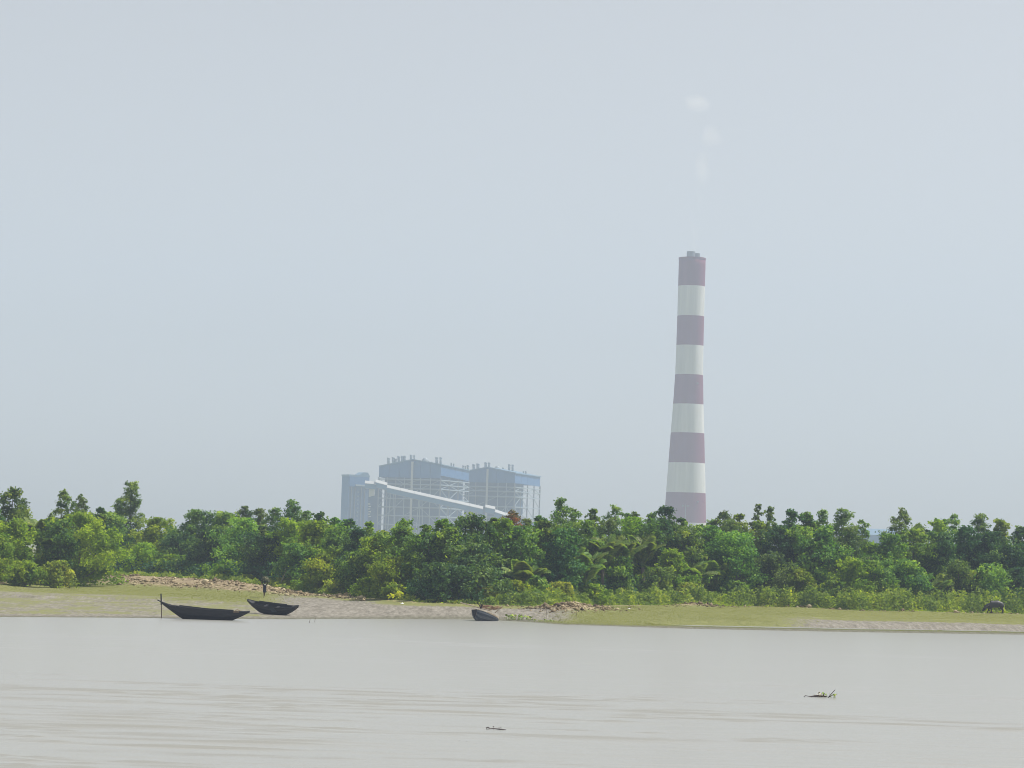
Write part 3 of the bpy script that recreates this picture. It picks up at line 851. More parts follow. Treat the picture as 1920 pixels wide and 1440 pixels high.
SKYLINE = [
    (-25, 940, 70, 'dark', 22, 'dark mangrove half cut off at the frame edge beyond the dark palms'),
    (20, 915, 62, 'dense', 26, 'dark round-headed tree just above the dark palm fronds'),
    (118, 920, 44, 'wispy', 30, 'airy grey-green tree, first of the twin crowns above the yellow-green dome'),
    (150, 928, 40, 'wispy', 31, 'airy grey-green tree, second of the twin crowns above the yellow-green dome'),
    (188, 952, 34, 'dark', 27, 'small dark tree tucked between the twin crowns and the tallest tree'),
    (246, 902, 100, 'tall', 22, 'tallest tree on the bank, a leafy spire widening at the foot'),
    (222, 934, 34, 'wispy', 24, 'thin leafy sapling leaning against the tallest tree'),
    (368, 958, 96, 'dark', 16, 'broad dark dome-headed mangrove above the long tarred boat'),
    (420, 961, 88, 'dense', 20, 'broad mid-green mangrove joined to the dark dome-headed one'),
    (457, 949, 46, 'wispy', 34, 'open grey-green crown rising behind the broad mid-green mangrove'),
    (486, 953, 42, 'wispy', 36, 'ragged open crown on the skyline above the walking person'),
    (515, 951, 40, 'wispy', 34, 'pale feathery crown beside the pointed leader tree'),
    (546, 937, 48, 'wispy', 30, 'pointed feathery tree standing highest above the small upturned boat'),
    (571, 955, 34, 'wispy', 33, 'thin ragged tree with browning tips beside the pointed feathery tree'),
    (597, 960, 42, 'dark', 26, 'dark bushy head at the end of the feathery skyline group'),
    (627, 971, 50, 'dense', 24, 'rounded mid-green head just before the coal tower'),
    (652, 975, 44, 'dark', 28, 'dark drooping crown at the foot of the coal tower'),
    (690, 978, 56, 'cone', 20, 'dark conical tree with a bent tip under the coal tower'),
    (722, 996, 40, 'bright', 24, 'low light green crown in the dip below the boiler house'),
    (756, 975, 54, 'dense', 22, 'rounded light green crown under the conveyor'),
    (796, 983, 40, 'dense', 26, 'small crown between two rounded ones under the conveyor'),
    (830, 974, 50, 'bright', 22, 'yellow-tipped crown beside the big dark tree'),
    (885, 964, 84, 'dark', 14, 'big dark tree with tiered clumps behind the grey boat'),
    (926, 970, 36, 'dense', 26, 'narrow green crown right behind the big dark tree'),
    (960, 958, 42, 'wispy', 30, 'thin tree with reddish-brown top before the open steel frame'),
    (986, 971, 34, 'wispy', 30, 'thin grey-green crown where the conveyor meets the trees'),
    (1012, 967, 36, 'dark', 28, 'small dark crown just below the corner of the open steel frame'),
    (1050, 935, 58, 'wispy', 30, 'tall pale open tree standing clear between plant and chimney'),
    (1074, 950, 34, 'wispy', 33, 'shorter companion close beside the tall pale open tree'),
    (1112, 949, 56, 'cone', 26, 'dark cone-shaped tree between the tall pale tree and the chimney'),
    (1152, 947, 40, 'wispy', 29, 'ragged tree leaning beside the dark cone-shaped tree'),
    (1176, 960, 30, 'wispy', 32, 'small ragged crown above the arching palm fronds'),
    (1190, 960, 44, 'cone', 27, 'short cone-shaped tree over the pale palm fronds'),
    (1218, 961, 40, 'wispy', 30, 'thin crown on the approach to the chimney foot'),
    (1246, 949, 62, 'dark', 24, 'dark rounded tree covering the edge of the chimney foot'),
    (1278, 972, 36, 'dense', 27, 'sloping green crown in front of the chimney foot'),
    (1308, 984, 50, 'dense', 24, 'low rounded crown directly below the chimney'),
    (1334, 974, 36, 'wispy', 31, 'ragged crown at the far edge of the chimney foot'),
    (1356, 957, 44, 'wispy', 29, 'grey-green tree clear of the chimney, first along the sky'),
    (1384, 963, 46, 'dense', 27, 'round leafy head between the first tree past the chimney and twin spires'),
    (1419, 945, 28, 'wispy', 31, 'first of two slim twin spires in the treeline'),
    (1443, 947, 28, 'wispy', 32, 'second of two slim twin spires in the treeline'),
    (1482, 957, 54, 'dark', 26, 'dark domed tree next to the twin spires'),
    (1512, 962, 44, 'dense', 29, 'level-topped tree behind the dark domed one'),
    (1541, 954, 34, 'wispy', 31, 'slender feathery tree between the dark dome and the gap'),
    (1578, 952, 50, 'wispy', 28, 'tall open-topped tree, last high one before the gap'),
    (1614, 974, 32, 'wispy', 30, 'thin sapling at the edge of the gap that shows the shed'),
    (1691, 955, 52, 'wispy', 28, 'high ragged tree on the far side of the gap'),
    (1721, 982, 36, 'dark', 30, 'low dark crown behind the high ragged tree past the gap'),
    (1760, 973, 54, 'dense', 28, 'blue-green domed tree between the ragged tree and the buffalo'),
    (1787, 964, 40, 'wispy', 31, 'pointed crown on the skyline before the darkest corner'),
    (1836, 962, 50, 'wispy', 29, 'branching tree with bare upright trunk above the buffalo'),
    (1876, 975, 50, 'dense', 28, 'rounded tree right above the buffalo'),
    (1912, 988, 50, 'dark', 26, 'dark tree cut by the frame edge beyond the buffalo'),
    (1950, 990, 60, 'dark', 26, 'dark tree mostly beyond the frame edge past the buffalo'),
]
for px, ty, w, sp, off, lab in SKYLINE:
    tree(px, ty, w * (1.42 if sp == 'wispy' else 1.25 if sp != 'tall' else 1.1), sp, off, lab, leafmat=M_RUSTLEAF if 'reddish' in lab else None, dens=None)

MIDDLE = [
    (-20, 1000, 70, 'bright', 9, 'yellow-green tree at the frame edge below the dark palms'),
    (28, 985, 60, 'bright', 12, 'yellowish bushy tree beneath the dark round-headed tree'),
    (150, 962, 112, 'bright', 12, 'wide yellow-green dome below the twin airy crowns'),
    (112, 985, 60, 'dense', 15, 'dense green tree wedged between palms and yellow-green dome'),
    (205, 962, 72, 'dense', 17, 'dark green tree filling the foot of the tallest tree'),
    (292, 984, 92, 'bright', 11, 'sunlit yellow-green tree sloping down beside the tallest tree'),
    (335, 1010, 60, 'dark', 9, 'shaded low tree between the sunlit slope and the dark dome'),
    (395, 1005, 70, 'dark', 8, 'dark leafy tree standing over the stern of the long boat'),
    (452, 985, 74, 'dense', 14, 'green tree with clustered foliage behind the mid-green mangrove'),
    (500, 1000, 66, 'dark', 9, 'deep green tree whose shadow falls behind the walking person'),
    (540, 985, 72, 'bright', 13, 'light green tree under the feathery skyline group'),
    (588, 990, 66, 'bright', 12, 'yellow-tipped clumpy tree left of the hollow above the mud'),
    (560, 1020, 62, 'dense', 6, 'bushy tree just behind the bow of the small boat'),
    (630, 1000, 62, 'dense', 12, 'clumpy green tree below the rounded head before the tower'),
    (668, 1002, 60, 'dark', 13, 'dark tree in front of the conical one'),
    (610, 1040, 60, 'bright', 4, 'sunlit bushy tree leaning towards the dry litter strip'),
    (665, 1035, 64, 'dense', 5, 'leafy mid-height tree over the pale litter end'),
    (712, 1010, 62, 'bright', 11, 'light green tree filling the dip in the treeline'),
    (752, 1000, 64, 'dense', 11, 'rounded tree below the light green crown under the conveyor'),
    (735, 1045, 66, 'bright', 4, 'bright leafy tree beside the dark overhanging mangrove'),
    (800, 1010, 66, 'dense', 9, 'thick green tree between the conveyor crowns and the dark mangrove'),
    (842, 1000, 66, 'dense', 8, 'thick tree touching the big dark tiered one'),
    (828, 1056, 96, 'dark', 2, 'low dark mangrove hanging over the mud near the grey boat'),
    (890, 1020, 86, 'dark', 4, 'dark lower skirt tree of the big tiered one'),
    (945, 985, 50, 'bright', 14, 'yellow-green tree beneath the reddish-topped one'),
    (975, 1000, 58, 'dense', 11, 'leafy tree below the end of the conveyor'),
    (1022, 990, 60, 'dense', 14, 'green tree under the small dark crown by the steel frame'),
    (1055, 1005, 66, 'dark', 9, 'shadowed rounded tree behind the arching palm frond'),
    (1095, 990, 58, 'dense', 15, 'green tree under the dark cone-shaped one'),
    (1140, 985, 56, 'wispy', 19, 'greyish tree standing behind the upright palm fronds'),
    (1185, 983, 70, 'bright', 18, 'pale yellow-green crown above the palm thicket'),
    (1235, 985, 66, 'dense', 15, 'green tree below the dark one at the chimney edge'),
    (1282, 1000, 60, 'dense', 13, 'rounded green tree in the middle below the floodlight mast'),
    (1262, 1030, 60, 'bright', 7, 'yellow-lit tree between the two round bushes and the chimney'),
    (1330, 1000, 62, 'dense', 13, 'leafy tree behind the leaning palm below the chimney'),
    (1382, 1010, 96, 'dense', 7, 'large round-headed tree, broadest along the grass flat'),
    (1370, 985, 60, 'wispy', 19, 'grey-green tree peeping over the large round-headed one'),
    (1425, 990, 60, 'dense', 15, 'blue-green tree at the foot of the twin spires'),
    (1465, 1000, 62, 'dark', 13, 'dark tree hollowed by shade under the domed one'),
    (1500, 1000, 60, 'dense', 14, 'tree with broken light behind the pale rounded bush'),
    (1450, 1035, 56, 'dark', 6, 'shaded tree between the large round head and pale rounded bush'),
    (1545, 1000, 64, 'dense', 13, 'mid-green tree under the slender feathery one'),
    (1590, 1000, 66, 'wispy', 15, 'grey-green tree spreading below the last high one'),
    (1630, 1018, 56, 'dense', 14, 'low tree filling the bottom of the gap'),
    (1600, 1045, 56, 'bright', 6, 'light green tree over the scrub below the gap'),
    (1668, 1015, 66, 'dense', 12, 'wide tree just under the far lip of the gap'),
    (1640, 1052, 52, 'dense', 5, 'clumped tree standing forward below the gap'),
    (1712, 1005, 66, 'dense', 13, 'tree with layered leaves beneath the high ragged one'),
    (1700, 1050, 62, 'dense', 5, 'forward tree beside the palm on the far flat'),
    (1762, 1010, 62, 'dark', 11, 'shadowed tree behind the palm on the far flat'),
    (1810, 1000, 68, 'dark', 14, 'dark tree in the wall of foliage before the buffalo'),
    (1800, 1050, 66, 'dense', 6, 'green tree rising just behind the scrub near the buffalo'),
    (1858, 1010, 70, 'dark', 12, 'dark tree directly behind the buffalo'),
    (1850, 1056, 66, 'dense', 5, 'bushy tree over the buffalo'),
    (1908, 1020, 70, 'dark', 10, 'dark tree behind the tail of the buffalo'),
    (1905, 1065, 60, 'dark', 5, 'dark bushy tree at the frame edge past the buffalo'),
]
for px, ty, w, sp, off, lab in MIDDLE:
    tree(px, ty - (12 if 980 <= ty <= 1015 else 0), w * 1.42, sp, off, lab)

BUSHES = [
    (-5, 1048, 70, 'bright', 1.5, 'dull yellow bush at the frame edge above the litter bank'),
    (48, 1052, 76, 'bright', 1.5, 'dull yellow rounded bush below the dark palms'),
    (110, 1052, 66, 'scrub', 1.0, 'low olive bush at the top of the litter bank'),
    (160, 1042, 70, 'bright', 1.5, 'leafy bush under the yellow-green dome'),
    (215, 1034, 78, 'bright', 1.0, 'sunny bush at the foot of the tallest tree'),
    (270, 1018, 84, 'bright', 2.0, 'large sunny bush beside the foot of the tallest tree'),
    (318, 1040, 74, 'bright', 1.0, 'bright yellow bush at the end of the sunlit slope'),
    (372, 1058, 66, 'dense', 1.0, 'low green bush above the mooring pole end of the litter'),
    (425, 1050, 66, 'bright', 1.5, 'small bright bush behind the long boat bow'),
    (462, 1078, 48, 'scrub', .5, 'low bush just behind the walking person'),
    (530, 1084, 50, 'scrub', .5, 'low grey-green bush ahead of the walking person'),
    (585, 1075, 58, 'bright', 1.0, 'yellow-green bush above the dry litter end'),
    (640, 1085, 60, 'scrub', .8, 'olive bush where the litter strip runs out'),
    (690, 1085, 56, 'bright', 1.0, 'rounded bush above the open grey mud'),
    (738, 1092, 50, 'scrub', .6, 'greyish bush beside the dark overhanging mangrove'),
    (800, 1085, 60, 'dark', -.5, 'dark low bush dipping to the mud'),
    (915, 1100, 50, 'scrub', .4, 'grey-green bush behind the grey boat'),
    (962, 1088, 56, 'bright', 1.2, 'yellowish bush behind the pole of the grey boat'),
    (1008, 1080, 66, 'dense', 1.5, 'leafy green bush above the rusty litter heap'),
    (1058, 1092, 56, 'scrub', 1.0, 'sprawling bush just above the rusty litter heap'),
    (1166, 1045, 66, 'dense', 5, 'pointed round bush in front of the palm thicket'),
    (1232, 1064, 66, 'dense', 3, 'broad round bush below the chimney'),
    (1110, 1095, 56, 'bright', 1.0, 'bright low bush beyond the rusty litter heap'),
    (1290, 1092, 60, 'scrub', 1.0, 'low bush above the second rusty litter heap'),
    (1385, 1090, 50, 'dense', 1.5, 'low bush under the large round-headed tree'),
    (1505, 1068, 66, 'bright', 3.5, 'pale rounded bush standing forward on the grass flat edge'),
    (1562, 1080, 44, 'dense', 2.5, 'small round bush beside the pale rounded one'),
]
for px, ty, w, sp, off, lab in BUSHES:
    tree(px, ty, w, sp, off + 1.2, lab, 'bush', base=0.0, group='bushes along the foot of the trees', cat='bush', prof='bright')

# palms: fronds rising from one clump
def frond_mesh(Lf, droop, rng):
    n = 14
    mb = MB()
    pts = []
    ang = R(84)
    p = Vector((0, 0, 0))
    for k in range(n + 1):
        pts.append(p.copy())
        a = ang - droop * (k / n) ** 1.6
        p = p + Vector((math.cos(a), 0, math.sin(a))) * (Lf / n)
    mb.tube(pts, [.045 * (1 - .8 * k / n) for k in range(n + 1)], 5, False)
    for k in range(22):
        f = .16 + .84 * k / 22
        i = min(int(f * n), n - 1)
        q = lerp(pts[i], pts[i + 1], f * n - i)
        d = (pts[i + 1] - pts[i]).normalized()
        ll = Lf * .20 * (math.sin(math.pi * min(1, .18 + f * .8))) + .15
        for sgn in (-1, 1):
            out = (Vector((0, sgn, 0)) * .8 + d * .75 + Vector((0, 0, -.15))).normalized()
            tip = q + out * ll + Vector((0, 0, -ll * .28))
            mid = q + out * ll * .5
            wv = d * .075
            mb.add([q - wv, q + wv, mid + wv * .9, tip, mid - wv * .9], [(0, 1, 2, 3, 4)])
    return mb
_frngs = [frond_mesh(1.0, R(d), None) for d in (38, 62, 92)]
FRONDS = []
for mb in _frngs:
    me_o = link('frond', mb.v, mb.f, LEAF['palm'], None, tint=np.clip(np.random.RandomState(3).normal(.5, .2, len(mb.f)), 0, 1))
    FRONDS.append(me_o.data); bpy.data.objects.remove(me_o)
PALMS = [
    (70, 958, 8, 20, 'dark nipa palm standing under the dark round-headed tree'),
    (98, 990, 6, 16, 'dark nipa palm beside the wide yellow-green dome'),
    (22, 985, 7, 17, 'dark palm nearest the frame edge behind the yellowish tree'),
    (985, 1045, 9, 7, 'small palm between the big dark tree and rounded shadowed tree'),
    (1098, 1028, 9, 6.5, 'palm with the long arching pale frond'),
    (1130, 1000, 9, 11, 'upright palm clump behind the pointed round bush'),
    (1165, 1005, 8, 13, 'palm with stiff upright fronds below the pale yellow crown'),
    (1205, 998, 8, 13, 'pale-fronded palm between the pointed bush and broad bush'),
    (1068, 1020, 7, 12, 'shaded palm beside the arching frond'),
    (1300, 1045, 8, 8, 'palm leaning out beside the broad round bush'),
    (1335, 1048, 7, 8, 'palm beside the large round-headed tree'),
    (1748, 1075, 7, 5, 'low palm on the far flat between gap and buffalo'),
    (1530, 1020, 6, 14, 'palm half hidden behind the pale rounded bush'),
]
for pi, (px, ty, nf, off, lab) in enumerate(PALMS):
    rng = random.Random(50 + pi)
    Y = 300.0
    for _ in range(6):
        x = at(px, 1080, Y).x; Y = float(Yt(x)) + off
    x = at(px, 1060, Y).x; g = gz(x, Y)
    H = at(px, ty, Y).z - g
    t = thing('nipa_palm', lab, 'palm', (x, Y, g), rng.uniform(0, 6.28), 'nipa palms among the mangroves')
    zb = max(0.0, H - 3.9)
    MB().tube([(0, 0, -.2), (.05, 0, zb * .6 + .2), (0, 0, zb + .45)], [.26, .2, .17], 7).build('trunk', M_BARK, t, True)
    for k in range(nf + 3):
        o = bpy.data.objects.new('frond', FRONDS[k % 3])
        COL.objects.link(o); o.parent = t
        s_ = (H - zb) * rng.uniform(.82, 1.02) * (1.0, 1.08, 1.12)[k % 3]
        o.location = (0, 0, zb)
        o.scale = (s_, s_, s_)
        o.rotation_euler = (0, rng.uniform(-.08, .22), 2 * math.pi * k / (nf + 3) + rng.uniform(-.3, .3))

# low scrub belt along the foot of the trees: one mass nobody could count
def scrub():
    rng = np.random.RandomState(77)
    n = 90000
    p = rng.uniform(-30, 1960, n)
    hmax = np.interp(p, [0, 200, 420, 600, 740, 780, 900, 960, 1200, 1400, 1500, 1600, 1960], [.5, .5, .6, .7, .6, .3, .6, 1.2, 1.8, 1.9, 2.1, 2.3, 2.4])
    wid = np.interp(p, [0, 420, 760, 900, 1000, 1400, 1960], [2.5, 2.5, 2.0, 3, 6, 7, 8])
    sel = rng.uniform(0, 1, n) < np.clip(hmax * wid / 14, .12, 1)
    p, hmax, wid = p[sel], hmax[sel], wid[sel]
    n = len(p)
    x = (p - 960) / F * 305.0
    yt = Yt(x)
    u = rng.uniform(0, 1, n)
    y = yt - 2.2 * np.minimum(1, wid / 6) + u * wid
    x = (p - 960) / F * y
    lump = fbm(x * 1.0, y * .8, 3)
    h = hmax * (0.12 + 1.9 * np.clip(lump - .2, 0, 1)) * smooth(0, .16, u)
    z = ground(x, y) + h * rng.uniform(0, 1, n) ** .55 + .03
    P_ = np.stack([x, y, z], 1)
    Nn = rng.normal(size=(n, 3)) * .6 + np.array([0, -.35, .7])
    v, f = leaf_quads(P_, Nn, .34, .10, rng)
    tn = np.clip(-.16 + .9 * fbm(x * .6 + 9, y * .5, 3) + rng.normal(0, .17, n), 0, 1)
    o = link('scrub', v, f, LEAF['scrub'], None, tn)
    o['kind'] = 'stuff'; o['label'] = 'low olive scrub along the foot of the trees'
scrub()

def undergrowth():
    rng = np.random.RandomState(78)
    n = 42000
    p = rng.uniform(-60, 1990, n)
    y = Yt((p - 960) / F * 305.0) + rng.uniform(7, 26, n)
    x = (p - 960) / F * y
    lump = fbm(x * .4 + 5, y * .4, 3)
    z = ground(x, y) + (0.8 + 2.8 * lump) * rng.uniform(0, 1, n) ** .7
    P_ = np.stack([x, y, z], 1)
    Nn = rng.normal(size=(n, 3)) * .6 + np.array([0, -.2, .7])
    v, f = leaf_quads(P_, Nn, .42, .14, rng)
    tn = .6 * np.clip(-.05 + .7 * fbm(x * .3 + 2, y * .3, 3) + rng.normal(0, .12, n), 0, 1)  # tint scaled down: the deep shade between trunks is put into the leaf colour
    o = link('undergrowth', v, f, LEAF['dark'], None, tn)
    o['kind'] = 'stuff'; o['label'] = 'shade-darkened tangled undergrowth between the trunks'
undergrowth()

def woodland():
    # the thicket goes on up and down the river, as one mass
    rng = np.random.RandomState(79)
    n = 44000
    side = rng.uniform(0, 1, n) < .5
    p = np.where(side, rng.uniform(-480, -45, n), rng.uniform(1985, 2420, n))
    y = Yt((p - 960) / F * 305.0) + rng.uniform(1.5, 26, n)
    x = (p - 960) / F * y
    lump = fbm(x * .35 + 21, y * .3, 4)
    z = ground(x, y) + (2.0 + 13.0 * np.clip(lump - .25, 0, 1)) * rng.uniform(.05, 1, n) ** .6
    P_ = np.stack([x, y, z], 1)
    Nn = rng.normal(size=(n, 3)) * .6 + np.array([0, -.2, .7])
    v, f = leaf_quads(P_, Nn, .55, .2, rng)
    tn = np.clip(1.1 * fbm(x * .5 + 2, y * .5, 3) - .1 + rng.normal(0, .13, n), 0, 1)
    o = link('woodland', v, f, LEAF['dense'], None, tn)
    o['kind'] = 'stuff'; o['label'] = 'mangrove woodland continuing along the bank past the frame edges'
woodland()

def grass():
    rng = np.random.RandomState(21)
    n = 100000
    p = np.concatenate([rng.uniform(-20, 620, n // 2), rng.uniform(1000, 1950, n // 2)])
    s = rng.uniform(0, 1, n)
    yw0 = 240.0
    x = (p - 960) / F * 262.0
    w, t = Yw(x), Yt(x)
    y = w + s * (t - w)
    x = (p - 960) / F * y
    s = (y - Yw(x)) / (Yt(x) - Yw(x))
    nz = fbm(x * 0.10, y * 0.10, 4)
    lf = (p < 620)
    g = np.where(lf, (smooth(.40, .58, s + (nz - .5) * .35) * (1 - smooth(.85, .92, s)) + .03) * (1 - smooth(430, 600, p)),
                 smooth(.03, .08, s) * (1 - .9 * smooth(1400, 1600, p) * smooth(.08, .15, s) * (1 - smooth(.46, .58, s + (nz - .5) * .25))) * smooth(1000, 1120, p))
    k = rng.uniform(0, 1, n) < g
    x, y = x[k], y[k]; n = len(x)
    z = ground(x, y)
    h = rng.uniform(.015, .05, n)
    v = np.empty((n, 6, 3))
    for b in range(2):
        a = rng.uniform(0, np.pi, n); dx, dy = np.cos(a) * .03, np.sin(a) * .03
        v[:, b * 3 + 0] = np.stack([x - dx, y - dy, z - .01], 1)
        v[:, b * 3 + 1] = np.stack([x + dx, y + dy, z - .01], 1)
        v[:, b * 3 + 2] = np.stack([x + rng.normal(0, .05, n), y + rng.normal(0, .05, n), z + h], 1)
    f = np.arange(n * 6).reshape(n * 2, 3)
    tn = np.repeat(np.clip(nz[k] + rng.normal(0, .12, n), 0, 1), 2)
    m = tint_mat('short_grass', [(0, (0.13, 0.145, 0.04)), (1, (0.26, 0.26, 0.085)), (0.5, (0.20, 0.21, 0.06))], .8, .5, (1.5, 1.5, .5))
    o = link('grass', v.reshape(-1, 3), f, m, None, tn)
    o['kind'] = 'stuff'; o['label'] = 'short olive grass on the river flat'
grass()

def litter():
    rng = np.random.RandomState(31)
    n = 9000
    p = np.concatenate([rng.uniform(-20, 700, 6200), rng.normal(1085, 45, 1500), rng.normal(1310, 30, 500), rng.uniform(1120, 1940, 800)])
    s = np.concatenate([rng.normal(.93, .05, 6200), rng.normal(.75, .09, 1500), rng.normal(.95, .04, 500), rng.normal(.97, .02, 800)])
    s = np.where((p > 480) & (p < 720), s - .02, s)
    keep = (s > .5) & (s < 1.02) & (rng.uniform(0, 1, n) < .15 + 1.6 * smooth(.38, .66, fbm(p * .035, s * 14, 3)))
    p, s = p[keep], s[keep]; n = len(p)
    x = (p - 960) / F * 300.0
    y = Yw(x) + s * (Yt(x) - Yw(x)); x = (p - 960) / F * y
    z = ground(x, y)
    octa = np.array([[1, 0, 0], [0, 1, 0], [-1, 0, 0], [0, -1, 0], [0, 0, 1], [0, 0, -1]], float)
    of = np.array([[0, 1, 4], [1, 2, 4], [2, 3, 4], [3, 0, 4], [1, 0, 5], [2, 1, 5], [3, 2, 5], [0, 3, 5]])
    size = rng.uniform(.035, .10, n) * np.where(rng.uniform(0, 1, n) < .10, rng.uniform(1.8, 3.4, n), 1)
    sc = np.stack([size * rng.uniform(1, 2.2, n), size * rng.uniform(.7, 1.5, n), size * rng.uniform(.5, 1.1, n)], 1)
    v = octa[None] * sc[:, None] + rng.normal(0, .2, (n, 6, 3)) * size[:, None, None]
    a = rng.uniform(0, 6.28, n); ca, sa = np.cos(a), np.sin(a)
    vx = v[:, :, 0] * ca[:, None] - v[:, :, 1] * sa[:, None]; vy = v[:, :, 0] * sa[:, None] + v[:, :, 1] * ca[:, None]
    v = np.stack([vx + x[:, None], vy + y[:, None], v[:, :, 2] + (z + size * .3)[:, None]], 2)
    f = (of[None] + (np.arange(n) * 6)[:, None, None]).reshape(-1, 3)
    m = tint_mat('dry_earth_and_litter', [(0, (0.075, 0.055, 0.032)), (1, (0.54, 0.45, 0.28)), (.5, (0.28, 0.215, 0.12))], .9)
    rust = np.where((p > 980) & (p < 1400), -.12, .08) + .35 * (fbm(p * .02 + 3, s * 8, 2) - .5)
    tn = np.repeat(np.clip(rng.normal(.48, .25, n) + rust, 0, 1), 8)
    o = link('debris', v.reshape(-1, 3), f, m, None, tn)
    o['kind'] = 'stuff'; o['label'] = 'dry tan clods and plant litter along the bank top'
litter()

# a pale bare bough in the shade behind the walking person
p = ground_at(519, 1104); p.y = float(Yt(p.x)) + 1.2; p.z = gz(p.x, p.y)
t = thing('dead_bough', 'pale bare bough leaning in the dark gap beside the walking person', 'branch', p)
MB().tube([(-.25, 0, -.1), (-.1, 0, .9), (.25, 0, 1.7), (.32, 0, 2.4)], [.07, .06, .05, .03], 6).build('bough', M_PALEBARK, t, True)
MB().tube([(.2, 0, 1.6), (.5, .1, 1.9)], [.03, .015], 5).build('twig', M_PALEBARK, t, True)

# ------------------------------------------------------------------ boats
def hull(t, L, sheer, keel, beam, m_plank, strakes=5, inner=None, second=None):
    """Planked hull: each strake is a lapped board of its own running bow to stern."""
    nS = 25
    us = [-1 + 2 * i / (nS - 1) for i in range(nS)]
    def sec(u, q, side):
        k, h = keel(u), sheer(u)
        b = beam(u)
        y = b * (1 - (1 - q) ** 2.1) * (0.9 + .1 * q)
        return Vector((u * L / 2, side * y, k + (h - k) * (q ** 1.25)))
    for side in (-1, 1):
        for j in range(strakes):
            q0, q1 = j / strakes, (j + 1) / strakes + .012
            vs_ = []; fs = []
            for u in us:
                a, b = sec(u, q0, side), sec(u, min(q1, 1), side)
                out = Vector((0, side, -.25)).normalized()
                lap = .022 * (1 if abs(u) < .97 else .2)
                vs_ += [a + out * (.028 + lap), b + out * .028, b, a]
            for i in range(nS - 1):
                for c in range(4):
                    fs.append((i * 4 + c, i * 4 + (c + 1) % 4, i * 4 + 4 + (c + 1) % 4, i * 4 + 4 + c))
            fs += [(0, 1, 2, 3), tuple((nS - 1) * 4 + c for c in (3, 2, 1, 0))]
            if side > 0: fs = [tuple(reversed(f)) for f in fs]
            MB().add(vs_, fs).build('plank', (m_plank, second or m_plank)[(j + (side > 0)) % 2], t)
    # gunwales
    for side in (-1, 1):
        MB().tube([sec(u, 1, side) + Vector((0, side * .02, .015)) for u in us], .035, 5).build('gunwale', inner or m_plank, t)
    mb = MB()
    mb.tube([Vector((u * L / 2, 0, keel(u) - .02)) for u in us], .045, 5); mb.build('keel', m_plank, t)
    return sec
def boards(t, sec, u0, u1, side, h, m, name='washboard'):
    n = 10
    pts = [sec(u0 + (u1 - u0) * i / n, 1, side) for i in range(n + 1)]
    vs_ = []; fs = []
    for p in pts:
        vs_ += [p + Vector((0, side * .0, -.02)), p + Vector((0, side * .06, -.02)), p + Vector((0, side * .09, h)), p + Vector((0, side * .05, h))]
    for i in range(n):
        for c in range(4): fs.append((i * 4 + c, i * 4 + (c + 1) % 4, i * 4 + 4 + (c + 1) % 4, i * 4 + 4 + c))
    fs += [(3, 2, 1, 0), tuple(n * 4 + c for c in range(4))]
    MB().add(vs_, fs).build(name, m, t)
def thwart(t, sec, u, m):
    a, b = sec(u, .86, -1), sec(u, .86, 1)
    MB().bar(a, b, .22, .05).build('thwart', m, t)
def deck(t, sec, u0, u1, m):
    n = 5
    vs_ = []
    for i in range(n + 1):
        u = u0 + (u1 - u0) * i / n
        vs_ += [sec(u, .97, -1), sec(u, .97, 1)]
    fs = [(2 * i, 2 * i + 1, 2 * i + 3, 2 * i + 2) for i in range(n)]
    mb = MB().add(vs_, fs)
    mb.add([v - Vector((0, 0, .04)) for v in vs_], [tuple(reversed(f)) for f in fs])
    mb.build('end_deck', m, t)
def lint(xs, ys): return lambda u: float(np.interp(u, xs, ys))

def boat_long():
    p = on_level(385, 1161.5, 0.0)
    t = thing('boat', 'long black tarred wooden boat lying at the water edge by the mooring pole', 'boat', (p.x, p.y, -.10), R(-3), 'wooden boats on the mudflat')
    t.rotation_euler = (R(2), R(0.6), R(-4))
    L = 7.15
    sheer = lint([-1, -.8, -.6, -.3, 0, .5, .7, .85, 1], [1.34, 1.06, .99, .90, .82, .80, .80, .84, .92])
    keel = lint([-1, -.78, -.52, -.3, 0, .4, .57, .8, 1], [1.26, .72, .12, .02, 0, .02, .10, .50, .88])
    beam = lambda u: .86 * max(0.0, 1 - abs(u) ** 2.3) ** .8 + .02
    sec = hull(t, L, sheer, keel, beam, M_TAR, second=M_TARWORN)
    for side in (-1, 1):
        boards(t, sec, -.64, .60, side, .13, M_TAR)
        boards(t, sec, -.86, -.66, side, .07, M_TAR)
    boards(t, sec, .66, .78, -1, .10, M_WOOD)
    for u in (-.35, 0, .35): thwart(t, sec, u, M_TARWORN)
    deck(t, sec, -.96, -.72, M_TARWORN); deck(t, sec, .72, .97, M_TARWORN)
    MB().bar((-3.45, 0, 1.27), (-3.95, 0, 1.50), .10, .09).build('prow_beam', M_TAR, t)
    MB().tube([(2.35, -.45, .85), (2.6, -.3, 1.02), (2.85, -.2, .93)], .03, 5).build('rope_coil', M_BRUSH, t)
boat_long()

p = on_level(302.5, 1158.5, 0.0)
t = thing('mooring_pole', 'thin dark bamboo pole stuck upright at the tip of the long boat', 'pole', (p.x, p.y, -.3))
MB().tube([(0.02, 0, 0), (-.02, 0, 1.1), (-.10, 0, 2.20)], [.04, .038, .035], 7).build('lower_pole', M_WOOD, t)
MB().tube([(-.04, 0, 1.35), (-.10, 0, 2.24)], [.062, .055], 7).build('sleeve', M_TAR, t)

